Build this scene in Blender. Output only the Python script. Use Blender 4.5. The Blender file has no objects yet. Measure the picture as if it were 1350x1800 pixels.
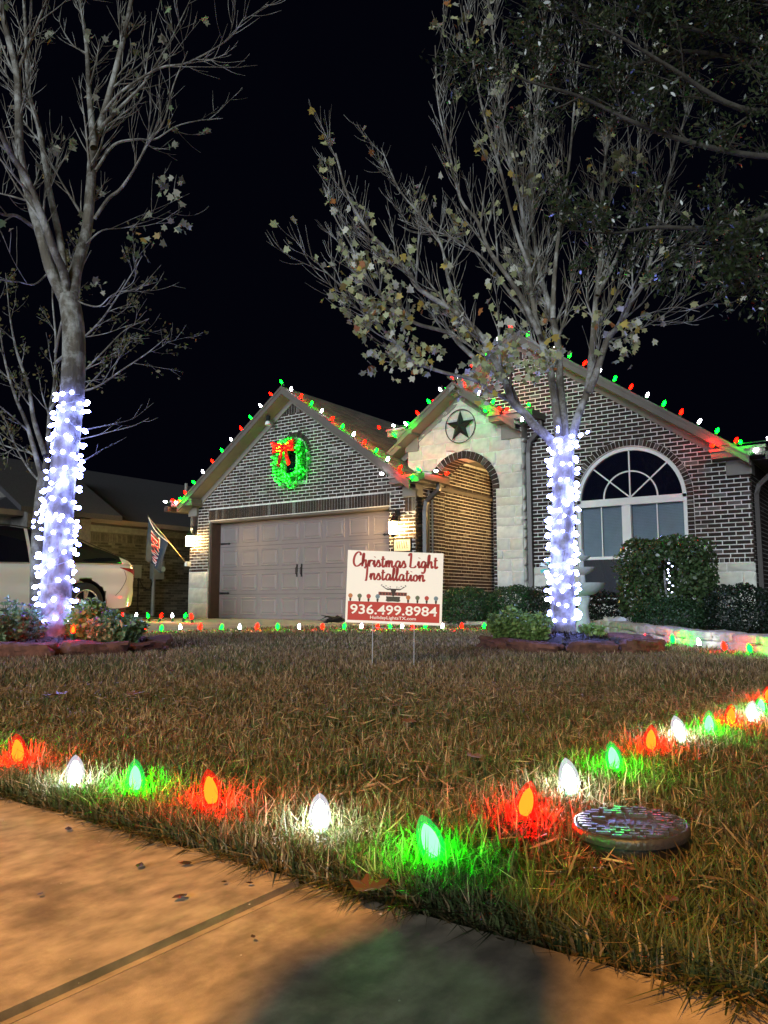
import bpy, bmesh, math, random
import numpy as np
from mathutils import Vector, Matrix, Euler

random.seed(11); RNG = np.random.default_rng(11)
S = bpy.context.scene
COL = S.collection
R = math.radians

# ------------------------------------------------------------------ camera, world, light
F_PX, YAW, HORIZON, CAM_H = 1350.0, R(35), 1055.0, 0.42
PITCH = math.atan((HORIZON - 900) / F_PX)
cam = bpy.data.cameras.new('camera'); cam_o = bpy.data.objects.new('camera', cam); COL.objects.link(cam_o)
cam_o.location = (0, 0, CAM_H); cam_o.rotation_euler = (R(90) + PITCH, 0, YAW)
cam.sensor_fit = 'VERTICAL'; cam.sensor_height = 36.0; cam.sensor_width = 27.0; cam.lens = 36.0 * F_PX / 1800
cam.clip_start = 0.02; cam.clip_end = 400
S.camera = cam_o

w = bpy.data.worlds.new('World'); S.world = w; w.use_nodes = True
bg = w.node_tree.nodes['Background']
bg.inputs['Color'].default_value = (0.30, 0.34, 1.0, 1); bg.inputs['Strength'].default_value = 0.0028

sun = bpy.data.lights.new('fill_sun', 'SUN'); sun.energy = 3.1; sun.angle = R(24); sun.color = (0.84, 0.94, 1.0)  # added low soft fill standing in for a lifted night exposure, no real source
sun_o = bpy.data.objects.new('fill_sun', sun); COL.objects.link(sun_o); sun_o.location = (-6, -8, 14)
sun_o.rotation_euler = Vector((-0.17, 0.98, -0.22)).to_track_quat('-Z', 'Y').to_euler()

S.view_settings.view_transform = 'Standard'; S.view_settings.look = 'None'
S.view_settings.exposure = 0.0; S.view_settings.gamma = 1.0
try: S.view_settings.use_curve_mapping = False
except Exception: pass
S.render.engine = 'CYCLES'
S.cycles.max_bounces = 5; S.cycles.transparent_max_bounces = 16
S.cycles.sample_clamp_indirect = 4.0
S.cycles.use_denoising = True

# photo pixel -> point (a pixel gives only a direction; the distance comes from plane or depth)
_ct, _st, _cp, _sp = math.cos(YAW), math.sin(YAW), math.cos(PITCH), math.sin(PITCH)
def ray(px, py):
    u = (px - 675) / F_PX; v = (900 - py) / F_PX
    f = _cp - v * _sp; up = _sp + v * _cp
    return Vector((u * _ct - f * _st, u * _st + f * _ct, up))
CAMP = Vector((0, 0, CAM_H))
def onY(px, py, Y): d = ray(px, py); return CAMP + d * (Y / d.y)
def onX(px, py, X): d = ray(px, py); return CAMP + d * (X / d.x)
def onZ(px, py, Z=0.0): d = ray(px, py); return CAMP + d * ((Z - CAM_H) / d.z)
def atD(px, py, D): d = ray(px, py); return CAMP + d * (D / (-d.x * _st + d.y * _ct))

# ------------------------------------------------------------------ objects
BASE = {}
def link(o): COL.objects.link(o); return o
def tag(o, label=None, cat=None, group=None, kind=None):
    if label: o['label'] = label
    if cat: o['category'] = cat
    if group: o['group'] = group
    if kind: o['kind'] = kind
    return o
def thing(name, loc, label, cat, group=None, rot=None):
    o = link(bpy.data.objects.new(name, None)); o.location = loc; o.empty_display_size = 0.1
    if rot: o.rotation_euler = rot
    BASE[o.name] = Vector(loc)
    return tag(o, label, cat, group)
def copy_tree(o, parent=None):
    c = link(o.copy())
    if parent is not None: c.parent = parent
    for ch in list(o.children): copy_tree(ch, c)
    return c
def place(name, me, parent, loc, rot=None, scale=None):
    """object from shared mesh data; loc is world if the parent is an unrotated thing"""
    o = link(bpy.data.objects.new(name, me)); loc = Vector(loc)
    if parent is not None:
        o.parent = parent; o.location = loc - BASE.get(parent.name, Vector())
    else: o.location = loc
    if rot is not None: o.rotation_euler = rot
    if scale is not None: o.scale = scale
    BASE[o.name] = loc
    return o

class MB:
    def __init__(s): s.v = []; s.f = []; s.c = []; s.cur = None
    def addv(s, pts):
        n = len(s.v); s.v.extend([tuple(p) for p in pts])
        if s.cur is not None: s.c.extend([s.cur] * len(pts))
        return n
    def box(s, a, b):
        x0, y0, z0 = [min(a[i], b[i]) for i in range(3)]; x1, y1, z1 = [max(a[i], b[i]) for i in range(3)]
        n = s.addv([(x0,y0,z0),(x1,y0,z0),(x1,y1,z0),(x0,y1,z0),(x0,y0,z1),(x1,y0,z1),(x1,y1,z1),(x0,y1,z1)])
        s.f += [(n+3,n+2,n+1,n),(n+4,n+5,n+6,n+7),(n,n+1,n+5,n+4),(n+1,n+2,n+6,n+5),(n+2,n+3,n+7,n+6),(n+3,n,n+4,n+7)]
        return s
    def hexa(s, p):                      # 8 points: bottom loop then top loop
        n = s.addv(p)
        s.f += [(n+3,n+2,n+1,n),(n+4,n+5,n+6,n+7),(n,n+1,n+5,n+4),(n+1,n+2,n+6,n+5),(n+2,n+3,n+7,n+6),(n+3,n,n+4,n+7)]
        return s
    def prism(s, poly, off):             # polygon (3d points) extruded along off
        k = len(poly); off = Vector(off); n = s.addv([Vector(p) for p in poly] + [Vector(p) + off for p in poly])
        s.f.append(tuple(range(n, n + k))); s.f.append(tuple(range(n + 2 * k - 1, n + k - 1, -1)))
        for i in range(k): j = (i + 1) % k; s.f.append((n + j, n + i, n + k + i, n + k + j))
        return s
    def tube(s, pts, rad, n=8, caps=True, flat=None):
        pts = [Vector(p) for p in pts]; k = len(pts)
        if not hasattr(rad, '__len__'): rad = [rad] * k
        t0 = (pts[1] - pts[0]).normalized()
        a = t0.orthogonal().normalized(); rings = []
        for i, p in enumerate(pts):
            t = (pts[min(i + 1, k - 1)] - pts[max(i - 1, 0)])
            t = t.normalized() if t.length > 1e-9 else t0
            a = (a - t * a.dot(t)); a = a.normalized() if a.length > 1e-6 else t.orthogonal().normalized()
            b = t.cross(a)
            fa, fb = flat if flat else (1, 1)
            rings.append(s.addv([p + (a * math.cos(2*math.pi*j/n) * fa + b * math.sin(2*math.pi*j/n) * fb) * rad[i] for j in range(n)]))
        for i in range(k - 1):
            for j in range(n):
                j2 = (j + 1) % n
                s.f.append((rings[i]+j, rings[i]+j2, rings[i+1]+j2, rings[i+1]+j))
        if caps:
            s.f.append(tuple(rings[0] + j for j in reversed(range(n)))); s.f.append(tuple(rings[-1] + j for j in range(n)))
        return s
    def lathe(s, prof, c=(0, 0, 0), n=16, caps=True):    # prof: (r, z)
        c = Vector(c); rings = []
        for r, z in prof:
            rings.append(s.addv([c + Vector((r*math.cos(2*math.pi*j/n), r*math.sin(2*math.pi*j/n), z)) for j in range(n)]))
        for i in range(len(prof) - 1):
            for j in range(n):
                j2 = (j + 1) % n
                s.f.append((rings[i]+j, rings[i]+j2, rings[i+1]+j2, rings[i+1]+j))
        if caps:
            s.f.append(tuple(rings[0] + j for j in reversed(range(n)))); s.f.append(tuple(rings[-1] + j for j in range(n)))
        return s
    def mesh(s, name, mat, smooth=False, origin=None):
        me = bpy.data.meshes.new(name)
        o = Vector(origin) if origin is not None else Vector((0, 0, 0))
        me.from_pydata([(p[0]-o[0], p[1]-o[1], p[2]-o[2]) for p in s.v], [], s.f)
        if len(s.c) == len(s.v) and s.c:
            at = me.attributes.new('col', 'FLOAT_COLOR', 'POINT')
            at.data.foreach_set('color', np.array([list(c)[:3] + [1.0] for c in s.c], dtype=np.float32).ravel())
        if mat is not None: me.materials.append(mat)
        if smooth: me.polygons.foreach_set('use_smooth', [True] * len(me.polygons))
        me.update()
        return me
    def center(s):
        a = np.array(s.v, dtype=float); lo, hi = a.min(0), a.max(0)
        return Vector(((lo[0]+hi[0])/2, (lo[1]+hi[1])/2, lo[2]))
    def build(s, name, mat, parent=None, smooth=False, local=False, autosmooth=None):
        c = s.center(); me = s.mesh(name, mat, smooth, c)
        if autosmooth is not None:
            me.polygons.foreach_set('use_smooth', [True] * len(me.polygons))
            me.set_sharp_from_angle(angle=R(autosmooth))
        o = link(bpy.data.objects.new(name, me))
        if parent is not None:
            o.parent = parent
            o.location = c if local else c - BASE.get(parent.name, Vector())
        else: o.location = c
        BASE[o.name] = c
        return o

def fast_mesh(name, v, faces, mat, col=None, smooth=False):
    """v (N,3); faces: list of (M,k) index arrays"""
    me = bpy.data.meshes.new(name); v = np.asarray(v, dtype=np.float32)
    me.vertices.add(len(v)); me.vertices.foreach_set('co', v.ravel())
    loops = np.concatenate([f.ravel() for f in faces]).astype(np.int32)
    tot = np.concatenate([np.full(len(f), f.shape[1]) for f in faces]).astype(np.int32)
    start = np.concatenate([[0], np.cumsum(tot)[:-1]]).astype(np.int32)
    me.loops.add(len(loops)); me.loops.foreach_set('vertex_index', loops)
    me.polygons.add(len(tot)); me.polygons.foreach_set('loop_start', start)
    try: me.polygons.foreach_set('loop_total', tot)
    except Exception: pass
    if smooth: me.polygons.foreach_set('use_smooth', np.ones(len(tot), dtype=bool))
    if col is not None:
        at = me.attributes.new('col', 'FLOAT_COLOR', 'POINT')
        c4 = np.ones((len(v), 4), dtype=np.float32); c4[:, :3] = col; at.data.foreach_set('color', c4.ravel())
    me.materials.append(mat); me.update(calc_edges=True)
    return me
def put(name, me, parent=None, origin=(0, 0, 0)):
    """mesh in world coordinates -> object whose origin is at `origin`"""
    o = Vector(origin); me.transform(Matrix.Translation(-o))
    ob = link(bpy.data.objects.new(name, me))
    if parent is not None: ob.parent = parent; ob.location = o - BASE.get(parent.name, Vector())
    else: ob.location = o
    BASE[ob.name] = o
    return ob

def crom(P, n=8):
    P = [Vector(p) for p in P]; out = []
    if len(P) < 3: return P
    for i in range(len(P) - 1):
        p0 = P[i-1] if i else P[0] * 2 - P[1]; p1, p2 = P[i], P[i+1]
        p3 = P[i+2] if i + 2 < len(P) else P[-1] * 2 - P[-2]
        for j in range(n):
            t = j / n
            out.append(0.5 * ((2*p1) + (p2-p0)*t + (2*p0-5*p1+4*p2-p3)*t*t + (3*p1-p0-3*p2+p3)*t**3))
    out.append(P[-1]); return out

# ------------------------------------------------------------------ materials
def nodes(name):
    m = bpy.data.materials.new(name); m.use_nodes = True
    return m, m.node_tree, m.node_tree.nodes['Principled BSDF']
def N(nt, t, **kw):
    n = nt.nodes.new(t)
    for k, v in kw.items(): setattr(n, k, v)
    return n
def mat(name, col, rough=0.8, var=0.2, scale=12.0, bump=0.0, bscale=None, metal=0.0, spec=0.4, attr=False, col2=None, stain=None, coat=0.0, sub=0.0, detail=6.0, stretch=None):
    m, nt, p = nodes(name); L = nt.links
    p.inputs['Roughness'].default_value = rough; p.inputs['Metallic'].default_value = metal
    p.inputs['Specular IOR Level'].default_value = spec; p.inputs['Coat Weight'].default_value = coat
    tc = N(nt, 'ShaderNodeTexCoord'); co = tc.outputs['Object']
    if stretch:
        mp = N(nt, 'ShaderNodeMapping'); mp.inputs['Scale'].default_value = stretch; L.new(co, mp.inputs['Vector']); co = mp.outputs['Vector']
    no = N(nt, 'ShaderNodeTexNoise'); no.inputs['Scale'].default_value = scale; no.inputs['Detail'].default_value = detail
    L.new(co, no.inputs['Vector'])
    c = Vector(col[:3]); c2 = Vector(col2[:3]) if col2 else c * (1 + var); c1 = c if col2 else c * (1 - var)
    rmp = N(nt, 'ShaderNodeValToRGB'); e = rmp.color_ramp.elements
    e[0].position = 0.32; e[0].color = (*c1, 1); e[1].position = 0.68; e[1].color = (*c2, 1)
    L.new(no.outputs['Fac'], rmp.inputs['Fac']); out = rmp.outputs['Color']
    if attr:
        a = N(nt, 'ShaderNodeAttribute', attribute_name='col')
        mx = N(nt, 'ShaderNodeMix', data_type='RGBA', blend_type='MULTIPLY'); mx.inputs['Factor'].default_value = 1
        L.new(out, mx.inputs['A']); L.new(a.outputs['Color'], mx.inputs['B']); out = mx.outputs['Result']
    if stain:
        scol, sscale, lo, hi = stain
        n2 = N(nt, 'ShaderNodeTexNoise'); n2.inputs['Scale'].default_value = sscale; n2.inputs['Detail'].default_value = 8; n2.inputs['Roughness'].default_value = 0.65
        L.new(tc.outputs['Object'], n2.inputs['Vector'])
        mr = N(nt, 'ShaderNodeMapRange'); mr.inputs['From Min'].default_value = lo; mr.inputs['From Max'].default_value = hi
        L.new(n2.outputs['Fac'], mr.inputs['Value'])
        mx = N(nt, 'ShaderNodeMix', data_type='RGBA'); L.new(mr.outputs['Result'], mx.inputs['Factor'])
        L.new(out, mx.inputs['A']); mx.inputs['B'].default_value = (*scol, 1); out = mx.outputs['Result']
    L.new(out, p.inputs['Base Color'])
    if bump:
        nb = N(nt, 'ShaderNodeTexNoise'); nb.inputs['Scale'].default_value = bscale or scale * 4; nb.inputs['Detail'].default_value = 8
        L.new(co, nb.inputs['Vector'])
        b = N(nt, 'ShaderNodeBump'); b.inputs['Strength'].default_value = bump; b.inputs['Distance'].default_value = 0.01
        L.new(nb.outputs['Fac'], b.inputs['Height']); L.new(b.outputs['Normal'], p.inputs['Normal'])
    return m
def leafmat(name, gloss=0.35, trans=0.25, spec=0.5):
    m, nt, p = nodes(name); L = nt.links
    a = N(nt, 'ShaderNodeAttribute', attribute_name='col')
    L.new(a.outputs['Color'], p.inputs['Base Color']); p.inputs['Roughness'].default_value = gloss
    p.inputs['Specular IOR Level'].default_value = spec
    tr = N(nt, 'ShaderNodeBsdfTranslucent'); L.new(a.outputs['Color'], tr.inputs['Color'])
    mx = N(nt, 'ShaderNodeMixShader'); mx.inputs['Fac'].default_value = trans
    L.new(p.outputs['BSDF'], mx.inputs[1]); L.new(tr.outputs['BSDF'], mx.inputs[2])
    L.new(mx.outputs['Shader'], nt.nodes['Material Output'].inputs['Surface'])
    return m
def emit(name, rad):
    m = bpy.data.materials.new(name); m.use_nodes = True; nt = m.node_tree
    nt.nodes.remove(nt.nodes['Principled BSDF'])
    e = N(nt, 'ShaderNodeEmission'); k = max(rad); e.inputs['Color'].default_value = (*[c / k for c in rad], 1); e.inputs['Strength'].default_value = k
    nt.links.new(e.outputs['Emission'], nt.nodes['Material Output'].inputs['Surface'])
    return m
def shell(name, rad, fac):
    m = bpy.data.materials.new(name); m.use_nodes = True; nt = m.node_tree
    nt.nodes.remove(nt.nodes['Principled BSDF'])
    e = N(nt, 'ShaderNodeEmission'); k = max(rad); e.inputs['Color'].default_value = (*[c / k for c in rad], 1); e.inputs['Strength'].default_value = k
    t = N(nt, 'ShaderNodeBsdfTransparent'); mx = N(nt, 'ShaderNodeMixShader'); mx.inputs['Fac'].default_value = fac
    nt.links.new(t.outputs['BSDF'], mx.inputs[1]); nt.links.new(e.outputs['Emission'], mx.inputs[2])
    nt.links.new(mx.outputs['Shader'], nt.nodes['Material Output'].inputs['Surface'])
    m.cycles.emission_sampling = 'NONE'
    return m
def glassy(name, tint, fac, rough=0.03):
    m = bpy.data.materials.new(name); m.use_nodes = True; nt = m.node_tree; p = nt.nodes['Principled BSDF']
    p.inputs['Base Color'].default_value = (*tint, 1); p.inputs['Roughness'].default_value = rough; p.inputs['Specular IOR Level'].default_value = 0.5
    t = N(nt, 'ShaderNodeBsdfTransparent'); mx = N(nt, 'ShaderNodeMixShader'); mx.inputs['Fac'].default_value = fac
    nt.links.new(t.outputs['BSDF'], mx.inputs[1]); nt.links.new(p.outputs['BSDF'], mx.inputs[2])
    nt.links.new(mx.outputs['Shader'], nt.nodes['Material Output'].inputs['Surface'])
    return m

M = {}
M['mortar'] = mat('mortar', (0.68, 0.67, 0.65), 0.95, 0.22, 30, 0.4, 120, stain=((0.36, 0.34, 0.31), 2.2, 0.50, 0.72))
M['brick'] = mat('brick', (0.95, 0.95, 0.95), 0.85, 0.35, 18, 0.5, 60, attr=True)
M['stone'] = mat('limestone', (0.53, 0.54, 0.52), 0.9, 0.16, 7, 0.7, 25, attr=True)
M['trim'] = mat('taupe_trim', (0.115, 0.10, 0.088), 0.55, 0.10, 5)
M['trim_light'] = mat('taupe_frieze', (0.185, 0.175, 0.16), 0.6, 0.10, 5)
M['gutter'] = mat('gutter_bronze', (0.045, 0.036, 0.032), 0.4, 0.1, 5)
M['shingle'] = mat('shingle', (0.10, 0.092, 0.08), 0.95, 0.35, 40, 0.4, 160, attr=True)
M['garage'] = mat('garage_door_paint', (0.185, 0.158, 0.165), 0.5, 0.05, 3, 0.05, 60)
M['jamb'] = mat('brown_jamb', (0.06, 0.035, 0.028), 0.5, 0.15, 8)
M['iron'] = mat('black_iron', (0.012, 0.012, 0.014), 0.45, 0.2, 20, metal=0.3)
M['white'] = mat('white_vinyl', (0.72, 0.74, 0.76), 0.4, 0.04, 6)
M['blind'] = mat('blind', (0.27, 0.36, 0.44), 0.6, 0.06, 8)
M['pane'] = glassy('window_glass', (0.004, 0.005, 0.012), 0.09)
M['pane_dark'] = glassy('dark_glass', (0.004, 0.005, 0.014), 0.85)
M['screen'] = glassy('insect_screen', (0.015, 0.018, 0.03), 0.72, 0.6)
M['dark'] = mat('dark_interior', (0.012, 0.012, 0.016), 0.9, 0.1, 5)
M['concrete'] = mat('concrete', (0.31, 0.25, 0.178), 0.92, 0.38, 30, 0.12, 700, stain=((0.115, 0.085, 0.055), 4.2, 0.50, 0.70), detail=15, stretch=(1, 0.55, 1))
M['concrete2'] = mat('driveway_concrete', (0.42, 0.39, 0.35), 0.9, 0.12, 3, 0.2, 90, stain=((0.22, 0.2, 0.18), 1.1, 0.55, 0.75))
M['soil'] = mat('thatch_soil', (0.045, 0.035, 0.02), 0.98, 0.4, 30, 0.8, 90)
M['mulch'] = mat('dark_mulch', (0.016, 0.013, 0.012), 0.95, 0.5, 40, 1.0, 70)
M['asphalt'] = mat('asphalt', (0.05, 0.05, 0.052), 0.95, 0.25, 60, 0.5, 200)
M['grass'] = leafmat('grass_blade', 0.55, 0.30, 0.25)
M['leaf'] = leafmat('leaf', 0.45, 0.25, 0.35)
M['leaf_gloss'] = leafmat('glossy_leaf', 0.28, 0.15, 0.5)
M['bark'] = mat('bark', (0.105, 0.092, 0.072), 0.95, 0.5, 9, 1.0, 40, stain=((0.30, 0.30, 0.28), 6.0, 0.46, 0.62), stretch=(1, 1, 0.35))
M['bark_dark'] = mat('bark_dark', (0.05, 0.045, 0.036), 0.95, 0.35, 9, 1.0, 60, stretch=(1, 1, 0.3))
M['twig'] = mat('twig', (0.21, 0.21, 0.195), 0.95, 0.3, 9, 0.8, 50, stain=((0.085, 0.07, 0.05), 14.0, 0.50, 0.70))
M['flag_stone'] = mat('red_sandstone', (0.10, 0.044, 0.03), 0.95, 0.5, 14, 1.0, 60)
M['lime'] = mat('border_limestone', (0.34, 0.315, 0.25), 0.92, 0.2, 9, 0.8, 50)
M['green_plastic'] = mat('green_plastic', (0.01, 0.05, 0.02), 0.5, 0.1, 20)
M['wire'] = mat('wire', (0.01, 0.03, 0.015), 0.5, 0.1, 20)
M['wire_clear'] = mat('wire_pale', (0.30, 0.31, 0.34), 0.4, 0.1, 20)
# lit bulbs
M['core_red'] = emit('glow_red', (850, 0.75, 0.04)); M['core_green'] = emit('glow_green', (0.75, 680, 1.1)); M['core_white'] = emit('glow_white', (300, 305, 330))
M['glass_red'] = shell('bulb_glass_red', (1.15, 0.015, 0.008), 0.30); M['glass_green'] = shell('bulb_glass_green', (0.0, 1.0, 0.13), 0.30); M['glass_white'] = shell('bulb_glass_white', (1.1, 1.1, 1.3), 0.30)
M['far_red'] = emit('glow_red_small', (520, 0.11, 0.02)); M['far_green'] = emit('glow_green_small', (0.02, 420, 0.42)); M['far_white'] = emit('glow_white_small', (100, 102, 110))
M['led'] = emit('glow_cool_white', (19, 23, 78))
# ------------------------------------------------------------------ ground, pavement
def sheet(name, pts, z, m, kind='structure', thick=0.0):
    b = MB(); b.prism([(x, y, z) for x, y in pts], (0, 0, -max(thick, 0.001)))
    return tag(b.build(name, m), kind=kind)
sheet('ground', [(-60, -40), (60, -40), (60, -0.37), (-60, -0.37)], -0.022, M['soil']); sheet('lawn', [(-60, 0.9), (60, 0.9), (60, 80), (-60, 80)], -0.022, M['soil']); sheet('subgrade', [(-60, -0.37), (60, -0.37), (60, 0.9), (-60, 0.9)], -0.09, M['soil'])
def slab_mesh(x0, x1, y0, y1, top, th, bev):
    bm = bmesh.new(); bmesh.ops.create_cube(bm, size=1)
    for v in bm.verts: v.co = Vector(((x1-x0)*v.co.x, (y1-y0)*v.co.y, (v.co.z-0.5)*th))
    ed = [e for e in bm.edges if all(v.co.z > -1e-4 for v in e.verts)]
    bmesh.ops.bevel(bm, geom=ed, offset=bev, segments=4, affect='EDGES')
    me = bpy.data.meshes.new('slab'); bm.to_mesh(me); bm.free()
    me.polygons.foreach_set('use_smooth', [True]*len(me.polygons)); me.set_sharp_from_angle(angle=R(40))
    me.materials.append(M['concrete']); return me, Vector(((x0+x1)/2, (y0+y1)/2, top))
walk = link(bpy.data.objects.new('sidewalk', None)); walk.location = (0, 0.3, -0.02); BASE['sidewalk'] = Vector((0, 0.3, -0.02)); tag(walk, kind='structure')
SLAB_Y0, SLAB_Y1 = -0.35, 0.915
for k in range(-6, 5):
    a = -0.775 + k * 1.5
    me, c = slab_mesh(a + 0.003, a + 1.497, SLAB_Y0, SLAB_Y1, 0.007 + 0.002 * (k % 2), 0.10, 0.010)
    place('slab', me, walk, c)
    jb = MB(); jb.box((a - 0.0018, SLAB_Y0 + 0.01, -0.08), (a + 0.0018, SLAB_Y1 - 0.01, -0.016)); jb.build('joint_filler', M['dark'], walk)
sheet('street', [(-60, -9), (60, -9), (60, -3.2), (-60, -3.2)], -0.12 + 0.1, M['asphalt'])
b = MB(); b.box((-60, -3.2, -0.1), (60, -3.05, 0.03)); tag(b.build('kerb', M['concrete2']), kind='structure')
sheet('driveway', [(-14.0, 0.93), (-8.3, 0.93), (-8.3, 12.6), (-14.0, 12.6)], 0.004, M['concrete2'], thick=0.08)
sheet('path', [(-8.296, 8.9), (-7.4, 10.0), (-6.3, 11.2), (-6.3, 12.7), (-8.296, 12.7)], 0.0, M['concrete2'], thick=0.08)
BED = [(-7.2, 11.75), (-6.0, 11.35), (-4.6, 10.75), (-3.44, 9.95), (-2.85, 9.15), (-2.35, 8.3), (-1.43, 7.15), (-0.9, 6.5), (-0.2, 5.65)]
sheet('flower_bed', BED + [(0.6, 5.65), (0.6, 12.9), (-7.2, 12.9)], 0.02, M['mulch'])

# ------------------------------------------------------------------ masonry
BP, RP = 0.207, 0.0692                      # brick and row pitch
TONES = [(0.036,0.022,0.019), (0.028,0.018,0.016), (0.05,0.03,0.024), (0.022,0.015,0.014), (0.042,0.025,0.021), (0.06,0.034,0.026)]
GREY = [(0.15,0.14,0.135), (0.11,0.10,0.095)]
def tone():
    t = random.choice(GREY) if random.random() < 0.09 else random.choice(TONES)
    k = random.uniform(0.55, 0.95); return tuple(c * k for c in t)
def front(Y): return lambda u, d, z: (u, Y - d, z)
def right(X): return lambda u, d, z: (X + d, u, z)
def piece(mb, W, l0, r0, l1, r1, z0, z1, d0, d1):
    mb.hexa([W(l0,d0,z0), W(r0,d0,z0), W(r0,d1,z0), W(l0,d1,z0), W(l1,d0,z1), W(r1,d0,z1), W(r1,d1,z1), W(l1,d1,z1)])
def mortar(mb, W, iv, z0, z1, step, thick):
    n = max(1, int(round((z1 - z0) / step)))
    for k in range(n):
        a, b_ = z0 + (z1-z0)*k/n, z0 + (z1-z0)*(k+1)/n
        A, B = iv(a + 1e-4), iv(b_ - 1e-4)
        if len(A) != len(B): A = B = iv((a+b_)/2)
        for (p, q), (s_, t_) in zip(A, B):
            if q - p > 0.004 or t_ - s_ > 0.004: piece(mb, W, p, max(p, q), s_, max(s_, t_), a, b_, -thick, 0)
def bond(W, iv, z0, z1, proud=0.007, off=0.0):
    """running-bond bricks; yields (corner points, tone, full, centre)"""
    out = []; k = 0; z = z0
    while z < z1 - 0.03:
        a, b_ = z + 0.008, min(z + RP - 0.008, z1 - 0.002)
        A, B = iv(a), iv(b_)
        if len(A) != len(B): A = B = iv((a+b_)/2)
        sh = off + (BP/2 if k % 2 else 0) + random.uniform(-0.006, 0.006)
        for (p, q), (s_, t_) in zip(A, B):
            lo, hi = min(p, s_), max(q, t_); j = math.floor((lo - sh) / BP)
            while sh + j*BP < hi:
                jl, jr = sh + j*BP + 0.008, sh + (j+1)*BP - 0.008; j += 1
                l0, r0, l1, r1 = max(jl, p), min(jr, q), max(jl, s_), min(jr, t_)
                if r0 - l0 < 0.012 and r1 - l1 < 0.012: continue
                r0, r1 = max(r0, l0), max(r1, l1)
                full = abs(l0-jl) < 1e-6 and abs(r0-jr) < 1e-6 and abs(l1-jl) < 1e-6 and abs(r1-jr) < 1e-6
                out.append(((W, l0, r0, l1, r1, a, b_, -0.02, proud + random.uniform(-0.002, 0.003)), tone(), full))
        z += RP; k += 1
    return out
def stack(W, u0, u1, z0, z1, vertical, width=0.072, proud=0.009):
    """soldier (vertical) or header stack in a rectangle"""
    out = []
    if vertical:
        n = max(1, round((u1-u0)/width)); s = (u1-u0)/n
        for k in range(n): out.append(((W, u0+k*s+0.005, u0+(k+1)*s-0.005, u0+k*s+0.005, u0+(k+1)*s-0.005, z0+0.005, z1-0.005, -0.02, proud), tone(), False))
    else:
        n = max(1, round((z1-z0)/RP)); s = (z1-z0)/n
        for k in range(n): out.append(((W, u0+0.005, u1-0.005, u0+0.005, u1-0.005, z0+k*s+0.005, z0+(k+1)*s-0.005, -0.02, proud), tone(), False))
    return out
def ring(W, cu, cz, r0, r1, a0, a1, n, d0=-0.02, d1=0.012):
    out = []
    for k in range(n):
        t0 = a0 + (a1-a0)*(k+0.07)/n; t1 = a0 + (a1-a0)*(k+0.93)/n
        P = []
        for d in (d0, d1):
            P += [W(cu+r0*math.cos(t0), d, cz+r0*math.sin(t0)), W(cu+r1*math.cos(t0), d, cz+r1*math.sin(t0)), W(cu+r1*math.cos(t1), d, cz+r1*math.sin(t1)), W(cu+r0*math.cos(t1), d, cz+r0*math.sin(t1))]
        out.append((P, tone(), False))
    return out
def add_bricks(mb, lst):
    for g, c, full in lst:
        mb.cur = c
        if callable(g[0]): piece(mb, *g)
        else: mb.hexa(g)
def sub(ivs, holes):
    out = []
    for p, q in ivs:
        segs = [(p, q)]
        for a, b_ in holes:
            ns = []
            for s_, t_ in segs:
                if b_ <= s_ or a >= t_: ns.append((s_, t_)); continue
                if a > s_: ns.append((s_, a))
                if b_ < t_: ns.append((b_, t_))
            segs = ns
        out += segs
    return [s for s in out if s[1] > s[0]]
def arch_hole(c, r, zs, z, zbot=-1):
    if z < zbot: return []
    if z <= zs: return [(c - r, c + r)]
    if z < zs + r: h = math.sqrt(r*r - (z-zs)**2); return [(c - h, c + h)]
    return []

YG, YP, YR = 12.2, 12.75, 12.95
house = thing('house', (-8.0, 12.2, 0), 'single-storey dark brick house with garage gable, stone arched porch and arched window', 'house')
# --- garage front
GL, GR, GC = -14.13, -7.80, -10.95
G = lambda z, top: [(max(GL, GC - (top - z)/0.715), min(GR, GC + (top - z)/0.715))] if z < top else []
OPEN = (-13.49, -8.42); OZ = 2.24
nw = lambda z, r: arch_hole(-10.88, r, 3.55, z, 2.9 - (r - 0.35)) if z > 2.9 - (r-0.35) else []
def g_mortar(z): return sub(G(z, 4.86), ([OPEN] if z < OZ else []) + nw(z, 0.35))
def g_brick(z):
    h = nw(z, 0.47) if z > 3.55 else nw(z, 0.36)
    if z < OZ: h = h + [OPEN]
    if z < 1.14: return []
    if OZ - 0.004 < z < 2.505: h = h + [(OPEN[0] - 0.03, OPEN[1] + 0.03)]
    if 2.09 < z < 2.4: h = h + [(-8.05, -7.8), (-14.13, -13.86)]
    if z > 4.42: return []
    return sub(G(z, 4.80), h)
wg = MB(); mortar(wg, front(YG), g_mortar, 0.0, 2.24, 0.28, 0.24); mortar(wg, front(YG), g_mortar, 2.24, 4.85, 0.0345, 0.24)
garage_wall = wg.build('garage_wall', M['mortar'], house)
L = bond(front(YG), g_brick, 1.14, 4.44)
L += stack(front(YG), OPEN[0]-0.02, OPEN[1]+0.02, 2.25, 2.50, True)
L += stack(front(YG), -8.05, -7.81, 2.10, 2.38, True) + stack(front(YG), -14.12, -13.87, 2.10, 2.38, True)
L += stack(front(YG), -14.12, -13.50, 1.07, 1.14, True) + stack(front(YG), -8.41, -7.81, 1.07, 1.14, True)
for k in range(-5, 6):
    u = GC + k*0.072; zt = 4.80 - 0.715*(abs(k*0.072) + 0.034)
    if zt > 4.46: L.append(((front(YG), u-0.031, u+0.031, u-0.031, u+0.031, 4.44, zt, -0.02, 0.008), tone(), False))
L += ring(front(YG), -10.88, 3.55, 0.355, 0.465, 0, math.pi, 18)
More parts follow.
